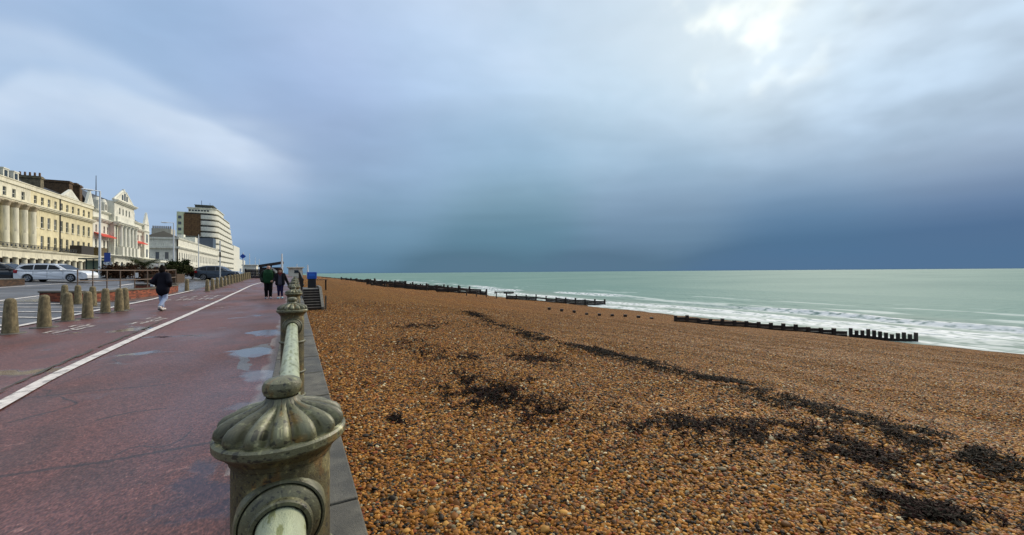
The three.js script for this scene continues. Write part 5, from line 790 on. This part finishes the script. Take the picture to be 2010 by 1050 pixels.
// ---------------------------------------------------------------- cars: length along local x, front at +x
function carPaint(c) { return phys(c, 0.32, { clearcoat: 1, clearcoatRoughness: 0.08 }); }
const M_TYRE = std([0.015, 0.015, 0.016], 0.85), M_ALLOY = std([0.45, 0.46, 0.47], 0.35, { metalness: 0.7 }), M_CGLASS = phys([0.012, 0.014, 0.016], 0.06, { specularIntensity: 0.5 }), M_TRIM = std([0.012, 0.012, 0.013], 0.5), M_TAIL = std([0.35, 0.01, 0.01], 0.25), M_HEAD = phys([0.55, 0.57, 0.58], 0.1, { clearcoat: 1 });
function makeCar(name, label, cat, paint, S) {
  const t = thing(name, label, cat), W = S.width, belt = S.belt, R = S.wheelR, arch = R + 0.055;
  // lower body side profile with wheel arches
  const s = new THREE.Shape(), low = S.low; s.moveTo(low[0][0], low[0][1]);
  for (const xw of S.axles) { s.lineTo(xw - arch, S.sill); s.absarc(xw, R, arch, Math.PI + Math.asin((R - S.sill) / arch) * 1, -Math.asin((R - S.sill) / arch), true); }
  for (const q of low.slice(1)) s.lineTo(q[0], q[1]); s.closePath();
  const shapeZ = (g, cabin) => { g.translate(0, 0, -W / 2); const p = g.attributes.position; for (let i = 0; i < p.count; i++) { const x = p.getX(i), y = p.getY(i), z = p.getZ(i), ex = Math.max(0, (Math.abs(x) - S.len / 2 + 0.75) / 0.75); let f = 1 - 0.2 * ex * ex * ex; if (y > belt) f *= 1 - 0.22 * ((y - belt) / (S.height - belt)); else if (y < 0.45) f *= 1 - 0.05 * (0.45 - y) / 0.3; else f *= 1 - 0.035 * ((y - 0.45) / (belt - 0.45)); if (cabin) f *= 0.965; p.setZ(i, z * f); } g.computeVertexNormals(); return g; };
  const ext = (sh, depth, bev, cabin) => shapeZ(new THREE.ExtrudeGeometry(sh, { depth: depth - bev * 2, bevelEnabled: true, bevelSize: bev * 0.6, bevelThickness: bev, bevelSegments: 3, curveSegments: 10, steps: 1 }).translate(0, 0, bev), cabin);
  const sub = (pts) => { const o = []; for (let i = 0; i < pts.length; i++) { const a = pts[i], b = pts[(i + 1) % pts.length], n = Math.max(1, Math.round(Math.hypot(b[0] - a[0], b[1] - a[1]) / 0.25)); for (let k = 0; k < n; k++) o.push(new THREE.Vector2(lerp(a[0], b[0], k / n), lerp(a[1], b[1], k / n))); } return new THREE.Shape(o); };
  mesh('body', ext(s, W, 0.07), paint, t);
  mesh('cabin', ext(sub(S.cabin), W, 0.05, true), paint, t);
  // glass: side windows, windscreen and rear screen, slightly proud of the cabin
  const side = (pts) => { const g0 = new THREE.ShapeGeometry(sub(pts)), out = []; for (const sg of [-1, 1]) { const g = g0.clone(), p = g.attributes.position; for (let i = 0; i < p.count; i++) { const x = p.getX(i), y = p.getY(i), f = (1 - 0.22 * ((y - belt) / (S.height - belt))) * 0.965; p.setZ(i, sg * (W / 2 * f + 0.006)); } if (sg < 0) { const ix = g.index.array; for (let i = 0; i < ix.length; i += 3) { const q = ix[i]; ix[i] = ix[i + 1]; ix[i + 1] = q; } } g.computeVertexNormals(); out.push(g); } return out; };
  for (const w of S.sideGlass) for (const g of side(w)) mesh('side_window', clean(g), M_CGLASS, t);
  for (const [a, b, nm] of S.screens) { const fa = (y) => (1 - 0.22 * ((y - belt) / (S.height - belt))) * 0.965 * W / 2 - 0.07, n = V(b[1] - a[1], -(b[0] - a[0]), 0).normalize().multiplyScalar(a[0] > 0 ? 0.035 : -0.035); if (a[0] > 0 ? n.x < 0 : n.x > 0) n.negate(); const q = [[a[0], a[1], fa(a[1])], [b[0], b[1], fa(b[1])], [b[0], b[1], -fa(b[1])], [a[0], a[1], -fa(a[1])]].map(([x, y, z]) => [x + n.x, y + n.y, z]); const g = new THREE.BufferGeometry(); g.setAttribute('position', new THREE.Float32BufferAttribute([0, 1, 2, 0, 2, 3].flatMap((k) => q[k]), 3)); g.computeVertexNormals(); mesh(nm, g, M_CGLASS, t); }
  for (const xw of S.axles) for (const sg of [-1, 1]) {
    const tyre = new THREE.TorusGeometry(R - 0.085, 0.085, 10, 26); tyre.scale(1, 1, 1.25); tyre.translate(xw, R, sg * (W / 2 - 0.14));
    const wh = mesh('wheel', metreUV(tyre), M_TYRE, t); const rim = []; for (let k = 0; k < 5; k++) { const a = k * 1.2566; rim.push(box(0.055, R - 0.12, 0.03, 0, (R - 0.12) / 2, 0).rotateZ(a)); } rim.push(cyl(0.06, 0.06, 0.05, 0, -0.02, 0, 12).rotateX(Math.PI / 2)); rim.push(new THREE.TorusGeometry(R - 0.135, 0.022, 6, 24)); const rg = join(rim); rg.translate(xw, R, sg * (W / 2 - 0.055)); mesh('rim', rg, M_ALLOY, wh);
    const disc = cyl(R - 0.12, R - 0.12, 0.03, 0, 0, 0, 20); disc.rotateX(Math.PI / 2); disc.translate(xw, R, sg * (W / 2 - 0.12)); mesh('brake_disc', disc, M_TRIM, wh);
  }
  mesh('underbody', join([box(S.len - 0.5, 0.4, W - 0.5, 0, 0.42, 0)]), M_TRIM, t);
  mesh('sill_trim', join([-1, 1].map((z) => box(S.axles[1] - S.axles[0] - arch * 2, 0.09, 0.03, (S.axles[0] + S.axles[1]) / 2, S.sill + 0.03, z * (W / 2 - 0.045)))), M_TRIM, t);
  for (const z of [-1, 1]) {
    mesh('headlight', metreUV(rbox(0.42, 0.13, 0.2, 0.04, S.len / 2 - 0.3, S.lampY, z * (W / 2 * 0.86 - 0.06), z * 0.45)), M_HEAD, t);
    mesh('tail_light', metreUV(rbox(0.26, 0.26, 0.14, 0.04, -S.len / 2 + 0.18, S.lampY + 0.16, z * (W / 2 * 0.88 - 0.03), -z * 0.3)), M_TAIL, t);
    mesh('mirror', metreUV(rbox(0.12, 0.14, 0.2, 0.04, S.mirrorX, belt + 0.06, z * (W / 2 + 0.05))), paint, t);
    for (const hx of S.handles) mesh('door_handle', metreUV(rbox(0.17, 0.03, 0.03, 0.008, hx, belt - 0.1, z * (W / 2 * 0.972 + 0.005))), paint, t);
    for (const sx of S.seams) mesh('door_seam', join([box(0.012, belt - S.sill - 0.14, 0.012, sx, (belt + S.sill) / 2 + 0.02, z * (W / 2 * 0.985 - 0.001))]), M_TRIM, t);
    if (S.rails) mesh('roof_rail', join([bar([S.rails[0], S.height + 0.02, z * W * 0.36], [S.rails[1], S.height + 0.02, z * W * 0.36], 0.018)]), M_ALLOY, t);
  }
  mesh('grille', metreUV(rbox(0.06, 0.2, W * 0.55, 0.02, S.len / 2 - 0.025, 0.36, 0)), M_TRIM, t);
  mesh('number_plate', join([box(0.02, 0.11, 0.5, S.len / 2 + 0.04, 0.5, 0)]), M_PWHITE, t);
  return t;
}
const estate = { len: 4.6, width: 1.78, height: 1.47, belt: 0.93, sill: 0.24, wheelR: 0.32, axles: [-1.36, 1.3], lampY: 0.7, mirrorX: 0.72, handles: [0.05, -0.85], seams: [0.85, -0.14, -1.0], rails: [-1.9, 0.2],
  low: [[-2.2, 0.26], [2.12, 0.24], [2.27, 0.32], [2.29, 0.52], [2.22, 0.68], [1.95, 0.8], [1.35, 0.92], [1.0, 0.96], [-2.0, 0.99], [-2.24, 0.95], [-2.29, 0.7], [-2.27, 0.4]],
  cabin: [[1.15, 0.88], [0.38, 1.36], [0.1, 1.43], [-0.6, 1.46], [-1.5, 1.42], [-1.95, 1.36], [-2.2, 0.95], [-2.2, 0.88]],
  sideGlass: [[[0.82, 0.97], [0.24, 1.34], [-0.12, 1.38], [-0.12, 0.98]], [[-0.2, 0.98], [-0.2, 1.385], [-0.98, 1.39], [-0.98, 1.0]], [[-1.05, 1.0], [-1.05, 1.385], [-1.6, 1.34], [-1.9, 1.16], [-1.6, 1.03]]],
  screens: [[[1.08, 0.95], [0.4, 1.38], 'windscreen'], [[-2.16, 1.03], [-1.98, 1.36], 'rear_screen']] };
const hatch = { len: 4.35, width: 1.82, height: 1.6, belt: 1.02, sill: 0.3, wheelR: 0.35, axles: [-1.3, 1.3], lampY: 0.78, mirrorX: 0.66, handles: [0.0, -0.85], seams: [0.8, -0.16, -0.98], rails: [-1.5, 0.2],
  low: [[-2.05, 0.34], [2.0, 0.3], [2.14, 0.4], [2.16, 0.62], [2.06, 0.82], [1.8, 0.92], [1.2, 1.0], [0.95, 1.05], [-1.9, 1.1], [-2.12, 1.02], [-2.16, 0.72], [-2.12, 0.42]],
  cabin: [[1.05, 0.96], [0.3, 1.48], [0.0, 1.56], [-0.6, 1.59], [-1.4, 1.54], [-1.7, 1.46], [-2.05, 1.06], [-2.05, 0.96]],
  sideGlass: [[[0.74, 1.07], [0.18, 1.46], [-0.12, 1.5], [-0.12, 1.08]], [[-0.2, 1.08], [-0.2, 1.505], [-0.96, 1.5], [-0.96, 1.1]], [[-1.03, 1.1], [-1.03, 1.495], [-1.45, 1.44], [-1.7, 1.24], [-1.5, 1.14]]],
  screens: [[[0.98, 1.05], [0.32, 1.5], 'windscreen'], [[-2.02, 1.12], [-1.72, 1.47], 'rear_screen']] };
function placeCar(c, x, d, ang) { c.position.set(x, ground(x, d) + 0.004, -d); c.rotation.order = 'YXZ'; c.rotation.y = ang; c.rotation.z = 0; }
{ // heading of each car: angle of its nose from +x (sea) towards -z (along)
  const c1 = makeCar('estate_car', 'white estate car parked across the road from the bollards', 'car', carPaint([0.8, 0.82, 0.84]), estate);
  const a = atX(113, 549, -19.4); placeCar(c1, -17.2, atX(113, 549, -17.2).d, Math.PI / 2 - 1.75);
  const c2 = makeCar('hatchback_car', 'dark blue grey crossover car parked beyond the bollard row', 'car', carPaint([0.045, 0.06, 0.08]), hatch);
  const b = atD(431, 545, 57); placeCar(c2, b.x, 57, Math.PI / 2 - 1.72);
  const c3 = makeCar('saloon_car', 'black car parked behind the low brick wall beside the arcade', 'car', carPaint([0.012, 0.012, 0.014]), estate);
  const q = atX(8, 549, -21.5); placeCar(c3, -21.5, q.d, Math.PI / 2 - 1.7);
}

// ---------------------------------------------------------------- people
function sdf(prims, lo, hi, N, k = 0.03) {                // smooth union of tapered capsules {a, b, ra, rb, sx?} meshed by marching cubes
  const mc = new MarchingCubes(N, new THREE.MeshBasicMaterial(), false, false, 60000), f = mc.field; mc.isolation = 0;
  const c = [0, 1, 2].map((i) => (lo[i] + hi[i]) / 2), h = [0, 1, 2].map((i) => (hi[i] - lo[i]) / 2), half = N / 2;
  for (let z = 0; z < N; z++) for (let y = 0; y < N; y++) for (let x = 0; x < N; x++) {
    const px = c[0] + (x - half) / half * h[0], py = c[1] + (y - half) / half * h[1], pz = c[2] + (z - half) / half * h[2]; let D = 9;
    for (const q of prims) {
      const fl = q.flat ?? 1, ax = q.a[0], ay = q.a[1], az = q.a[2], bx = q.b[0] - ax, by = q.b[1] - ay, bz = (q.b[2] - az) / fl, qx = px - ax, qy = py - ay, qz = (pz - az) / fl;
      const t = clamp((qx * bx + qy * by + qz * bz) / (bx * bx + by * by + bz * bz + 1e-9)), d = (Math.hypot(qx - bx * t, qy - by * t, qz - bz * t) - lerp(q.ra, q.rb, t)) * Math.min(1, fl);
      const hh = Math.max(k - Math.abs(D - d), 0) / k; D = Math.min(D, d) - hh * hh * k * 0.25;
    }
    f[x + y * N + z * N * N] = -D;
  }
  mc.update(); const n = mc.count ?? mc.geometry.drawRange.count, p = mc.positionArray.slice(0, n * 3);
  for (let i = 0; i < n; i++) for (let j = 0; j < 3; j++) p[i * 3 + j] = c[j] + p[i * 3 + j] * h[j];
  let g = new THREE.BufferGeometry(); g.setAttribute('position', new THREE.BufferAttribute(new Float32Array(p), 3)); g = mergeVertices(g, 1e-4); g.computeVertexNormals(); return g;
}
const cap = (a, b, ra, rb = ra, flat) => ({ a, b, ra, rb, flat });
function handGeo(w, dir, side) {        // palm and five fingers from the wrist w along dir
  const D = V(...dir).normalize(), S = V(0, 0, 1).cross(D).normalize().multiplyScalar(side), out = [], at = (f, s, z = 0) => V(...w).addScaledVector(D, f).addScaledVector(S, s).add(V(0, 0, z)).toArray();
  out.push(bar(at(0, 0), at(0.09, 0), 0.03, 0.036, 8));
  [[-0.03, 0.06], [-0.01, 0.075], [0.01, 0.07], [0.028, 0.055]].forEach(([s, L]) => { out.push(bar(at(0.085, s), at(0.085 + L * 0.55, s, 0.01), 0.009, 0.0085, 6), bar(at(0.085 + L * 0.55, s, 0.01), at(0.085 + L, s * 0.95, 0.028), 0.0085, 0.007, 6)); });
  out.push(bar(at(0.03, -0.034), at(0.065, -0.06, 0.015), 0.011, 0.009, 6), bar(at(0.065, -0.06, 0.015), at(0.095, -0.062, 0.03), 0.009, 0.007, 6));
  return out;
}
const SKIN = std([0.42, 0.24, 0.17], 0.6);
function person(label, pos, turn, o) {  // faces local +z; joints in metres
  const t = thing('person', label, 'person', pos, turn), J = o.J, H = o.H;
  const headC = J.head, body = [cap([headC[0], headC[1] + 0.035, headC[2] - 0.012], [headC[0], headC[1] - 0.03, headC[2] + 0.01], 0.088, 0.07), cap([headC[0], headC[1] - 0.05, headC[2] + 0.02], [headC[0], headC[1] - 0.085, headC[2] + 0.035], 0.06, 0.045), cap(J.neck, [headC[0], headC[1] - 0.07, headC[2] - 0.01], 0.058, 0.052), cap(J.neck, J.pelvis, 0.11, 0.12, 0.7)];
  for (const s of ['L', 'R']) body.push(cap(J['sh' + s], J['el' + s], 0.05, 0.04), cap(J['el' + s], J['wr' + s], 0.038, 0.027), cap(J['hip' + s], J['kn' + s], 0.082, 0.055), cap(J['kn' + s], J['an' + s], 0.055, 0.038), cap(J['an' + s], [J['an' + s][0], J['an' + s][1] - 0.04, J['an' + s][2] + 0.1], 0.035, 0.03));
  const hd = [headC[0], headC[1], headC[2]], face = [new THREE.ConeGeometry(0.016, 0.045, 6).rotateX(0.35).translate(hd[0], hd[1] - 0.012, hd[2] + 0.098), new THREE.SphereGeometry(0.022, 8, 6).scale(0.5, 1.3, 0.9).translate(hd[0] - 0.088, hd[1] - 0.01, hd[2] - 0.005), new THREE.SphereGeometry(0.022, 8, 6).scale(0.5, 1.3, 0.9).translate(hd[0] + 0.088, hd[1] - 0.01, hd[2] - 0.005)];
  const hands = []; for (const [s, sg] of [['L', 1], ['R', -1]]) if (o.hands?.[s]) hands.push(...handGeo(J['wr' + s], o.hands[s], sg));
  const bg = sdf(body, [-0.5, -0.04, -0.42], [0.5, H + 0.06, 0.42], 72, 0.03);
  mesh('body', join([bg, ...face, ...hands], false), o.skin ?? SKIN, t);
  const M_EYE = std([0.03, 0.025, 0.02], 0.3); for (const s of [-1, 1]) mesh('eye', new THREE.SphereGeometry(0.011, 8, 6).translate(hd[0] + s * 0.034, hd[1] + 0.004, hd[2] + 0.082), M_EYE, t); mesh('mouth', new THREE.BoxGeometry(0.045, 0.009, 0.012).translate(hd[0], hd[1] - 0.062, hd[2] + 0.085), std([0.25, 0.09, 0.08], 0.6), t);
  for (const [name, prims, mat, lo, hi, N, k] of o.wear) mesh(name, sdf(prims, lo, hi, N ?? 64, k ?? 0.035), mat, t);
  for (const s of ['L', 'R']) { const a = J['an' + s], tw = J['toe' + s]; const sh = mesh('shoe', sdf([cap([a[0], a[1] - 0.01, a[2] - 0.015], [a[0], a[1] - 0.035, a[2]], 0.052, 0.052), cap([a[0], a[1] - 0.045, a[2]], [tw[0], tw[1], tw[2]], 0.047, 0.04)], [a[0] - 0.14, Math.min(a[1], tw[1]) - 0.14, a[2] - 0.2], [a[0] + 0.14, a[1] + 0.14, a[2] + 0.34], 32, 0.02), o.shoe, t); mesh('sole', join([bar([a[0], a[1] - 0.085, a[2] - 0.04], [tw[0], tw[1] - 0.035, tw[2]], 0.045, 0.04, 8)]), o.sole ?? M_PWHITE, sh); }
  return t;
}
const cloth = (c, r = 0.85) => phys(c, r, { specularIntensity: 0.2, bumpMap: rep(T_BUMP, 0.2, 0.2), bumpScale: 0.003 });
{ // walker seen from behind: dark knee-length coat, pale jeans, hands in pockets, right foot lifted behind
  const q = P(320, 609.5), J = { head: [0, 1.53, 0.0], neck: [0, 1.36, -0.01], pelvis: [0, 0.88, 0], shL: [0.18, 1.32, 0], shR: [-0.18, 1.32, 0], elL: [0.3, 1.08, -0.1], elR: [-0.3, 1.08, -0.1], wrL: [0.2, 0.92, 0.06], wrR: [-0.2, 0.92, 0.06], hipL: [0.085, 0.84, 0], hipR: [-0.085, 0.84, 0], knL: [0.09, 0.46, 0.05], knR: [-0.075, 0.47, 0.0], anL: [0.07, 0.1, 0.06], anR: [-0.08, 0.17, -0.26], toeL: [0.08, 0.045, 0.2], toeR: [-0.09, 0.055, -0.16] };
  const coat = cloth([0.012, 0.012, 0.018]);
  person('person walking away in a long dark coat and pale jeans with hands in pockets', [q[0], ground(...q), -q[1]], Math.PI - 0.42, { H: 1.66, J, skin: SKIN, shoe: std([0.6, 0.58, 0.55], 0.6), sole: std([0.04, 0.035, 0.03], 0.8),
    wear: [
      ['coat', [cap([0, 1.33, -0.01], [0, 1.1, 0], 0.15, 0.175, 0.75), cap([-0.15, 1.33, 0], [0.15, 1.33, 0], 0.08), cap([0, 1.1, 0], [0, 0.78, -0.01], 0.17, 0.205, 0.78), cap([0, 0.78, -0.01], [0, 0.74, -0.01], 0.215, 0.2, 0.75), cap(J.shL, J.elL, 0.088, 0.082), cap(J.shR, J.elR, 0.088, 0.082), cap(J.elL, [0.19, 0.93, 0.08], 0.08, 0.065), cap(J.elR, [-0.19, 0.93, 0.08], 0.08, 0.065), cap([0, 1.4, -0.01], [0, 1.43, -0.02], 0.085, 0.08)], coat, [-0.5, 0.3, -0.4], [0.5, 1.6, 0.4], 64],
      ['jeans', [cap(J.hipL, J.knL, 0.1, 0.075), cap(J.hipR, J.knR, 0.1, 0.075), cap(J.knL, [J.anL[0], J.anL[1] + 0.05, J.anL[2]], 0.074, 0.058), cap(J.knR, [J.anR[0], J.anR[1] + 0.04, J.anR[2] + 0.02], 0.074, 0.058)], cloth([0.33, 0.4, 0.55]), [-0.4, -0.02, -0.45], [0.4, 1.02, 0.4], 56],
      ['hair', [cap([0, 1.575, -0.015], [0, 1.52, -0.035], 0.105, 0.1), cap([0, 1.66, -0.05], [0, 1.67, -0.06], 0.055, 0.05), cap([0, 1.48, -0.06], [0, 1.44, -0.06], 0.07, 0.05)], cloth([0.012, 0.008, 0.006]), [-0.2, 1.3, -0.3], [0.2, 1.8, 0.12], 40]] });
}
{ // couple walking towards the viewer, linked
  const q = P(527, 586), J = { head: [0, 1.62, 0.03], neck: [0, 1.46, 0], pelvis: [0, 0.93, 0], shL: [0.21, 1.41, 0], shR: [-0.21, 1.41, 0], elL: [0.36, 1.14, -0.05], elR: [-0.33, 1.14, -0.08], wrL: [0.36, 0.98, 0.16], wrR: [-0.27, 0.93, 0.08], hipL: [0.095, 0.9, 0], hipR: [-0.095, 0.9, 0], knL: [0.1, 0.5, 0.05], knR: [-0.1, 0.5, 0.03], anL: [0.1, 0.1, 0.06], anR: [-0.1, 0.1, -0.04], toeL: [0.13, 0.045, 0.24], toeR: [-0.13, 0.045, 0.13] };
  const puff = cloth([0.012, 0.05, 0.02], 0.55), jacket = [cap([0, 1.42, 0], [0, 1.2, 0.02], 0.185, 0.2, 0.75), cap([-0.17, 1.41, 0], [0.17, 1.41, 0], 0.1), cap([0, 1.48, 0.0], [0, 1.53, 0.0], 0.1, 0.1)];
  for (let k = 0; k < 6; k++) { const y = 1.33 - k * 0.085; jacket.push(cap([-0.12, y, 0.02], [0.12, y, 0.02], 0.135, 0.135)); }
  const arms = []; for (const s of ['L', 'R']) for (let k = 0; k < 4; k++) { const f = k / 4, g2 = (k + 1) / 4; arms.push(cap(J['sh' + s].map((v, i) => lerp(v, J['el' + s][i], f)), J['sh' + s].map((v, i) => lerp(v, J['el' + s][i], g2)), 0.098 - 0.012 * (k % 2), 0.09), cap(J['el' + s].map((v, i) => lerp(v, J['wr' + s][i], f)), J['el' + s].map((v, i) => lerp(v, J['wr' + s][i], g2)), 0.088 - 0.01 * (k % 2), 0.076)); }
  person('bald person in dark green puffer jacket and black trousers walking arm in arm', [q[0], ground(...q), -q[1]], -0.06, { H: 1.75, J, shoe: std([0.22, 0.24, 0.32], 0.7), sole: std([0.5, 0.52, 0.56], 0.7), hands: { L: [-0.2, -0.3, 0.9] },
    wear: [['puffer_jacket', jacket, puff, [-0.55, 0.7, -0.35], [0.55, 1.7, 0.35], 64, 0.03], ['sleeves', arms, cloth([0.014, 0.022, 0.016], 0.6), [-0.6, 0.8, -0.4], [0.6, 1.6, 0.4], 64, 0.03],
      ['trousers', [cap([0, 0.93, 0], [0, 0.9, 0], 0.16, 0.16, 0.8), cap(J.hipL, J.knL, 0.115, 0.09), cap(J.hipR, J.knR, 0.115, 0.09), cap(J.knL, [0.1, 0.14, 0.05], 0.09, 0.075), cap(J.knR, [-0.1, 0.14, -0.03], 0.09, 0.075)], cloth([0.008, 0.008, 0.009]), [-0.35, 0.0, -0.3], [0.35, 1.15, 0.35], 56],
      ['beard', [cap([-0.035, 1.555, 0.09], [0.035, 1.555, 0.09], 0.035, 0.035)], cloth([0.05, 0.04, 0.035]), [-0.12, 1.45, 0], [0.12, 1.65, 0.2], 28]] });
  const w = P(550, 586), K = { head: [0, 1.48, 0.03], neck: [0, 1.32, 0], pelvis: [0, 0.84, 0], shL: [0.17, 1.28, 0], shR: [-0.17, 1.28, 0], elL: [0.27, 1.03, -0.06], elR: [-0.25, 1.04, 0.02], wrL: [0.36, 0.8, -0.04], wrR: [-0.3, 0.95, 0.2], hipL: [0.085, 0.82, 0], hipR: [-0.085, 0.82, 0], knL: [0.075, 0.46, 0.05], knR: [-0.07, 0.46, 0.02], anL: [0.09, 0.1, 0.05], anR: [-0.075, 0.1, -0.05], toeL: [0.12, 0.045, 0.21], toeR: [-0.1, 0.045, 0.1] };
  const dk = cloth([0.012, 0.012, 0.016]);
  person('person with long brown hair in dark open jacket and navy leggings walking arm in arm', [w[0], ground(...w), -w[1]], -0.06, { H: 1.6, J: K, shoe: std([0.3, 0.58, 0.68], 0.6), sole: std([0.6, 0.72, 0.78], 0.6), hands: { L: [0.25, -0.9, 0.1], R: [-0.6, -0.1, 0.6] },
    wear: [['jacket', [cap([0, 1.29, -0.02], [0, 1.05, -0.03], 0.15, 0.155, 0.7), cap([-0.13, 1.28, 0], [0.13, 1.28, 0], 0.085), cap([-0.12, 1.2, 0.03], [-0.13, 0.8, 0.04], 0.09, 0.1), cap([0.12, 1.2, 0.03], [0.13, 0.8, 0.04], 0.09, 0.1), cap([0, 1.0, -0.04], [0, 0.76, -0.04], 0.15, 0.18, 0.7), cap(K.shL, K.elL, 0.082, 0.072), cap(K.elL, K.wrL, 0.07, 0.055), cap(K.shR, K.elR, 0.082, 0.072), cap(K.elR, K.wrR, 0.07, 0.055)], dk, [-0.5, 0.5, -0.35], [0.5, 1.5, 0.35], 64, 0.025],
      ['top', [cap([0, 1.24, 0.045], [0, 0.8, 0.055], 0.1, 0.13, 0.85)], cloth([0.055, 0.055, 0.075]), [-0.25, 0.6, -0.2], [0.25, 1.45, 0.3], 44], ['scarf', [cap([-0.05, 1.33, 0.05], [0.05, 1.33, 0.05], 0.06, 0.06), cap([0.0, 1.32, 0.09], [0.01, 1.22, 0.11], 0.04, 0.035)], cloth([0.1, 0.02, 0.02]), [-0.2, 1.1, -0.1], [0.2, 1.45, 0.25], 36],
      ['leggings', [cap([0, 0.84, 0], [0, 0.82, 0], 0.135, 0.135, 0.85), cap(K.hipL, K.knL, 0.1, 0.066), cap(K.hipR, K.knR, 0.1, 0.066), cap(K.knL, [K.anL[0], 0.13, K.anL[2]], 0.066, 0.047), cap(K.knR, [K.anR[0], 0.13, K.anR[2]], 0.066, 0.047)], cloth([0.02, 0.018, 0.06]), [-0.3, 0.0, -0.3], [0.3, 1.02, 0.3], 52],
      ['hair', [cap([0, 1.535, 0.005], [0, 1.5, -0.02], 0.1, 0.1), cap([-0.08, 1.5, 0], [-0.1, 1.33, 0.03], 0.045, 0.04), cap([0.08, 1.5, 0], [0.1, 1.33, 0.03], 0.045, 0.04), cap([0, 1.48, -0.06], [0, 1.32, -0.06], 0.08, 0.07)], cloth([0.05, 0.026, 0.015]), [-0.22, 1.2, -0.22], [0.22, 1.72, 0.15], 44]] });
  // shoulder bag hanging at the outer arm
  const b = thing('shoulder_bag', 'brown shoulder bag hanging beside the long haired person', 'bag', [w[0] + 0.36, ground(...w), -w[1] + 0.02]); mesh('bag_body', metreUV(rbox(0.1, 0.3, 0.26, 0.03, 0.04, 0.72, 0)), std([0.035, 0.025, 0.02], 0.7), b); mesh('strap', join([bar([0.04, 0.86, 0.1], [-0.16, 1.36, 0], 0.013), bar([0.04, 0.86, -0.1], [-0.16, 1.36, -0.02], 0.013)]), std([0.03, 0.02, 0.015], 0.7), b);
}

renderer.render(scene, camera);
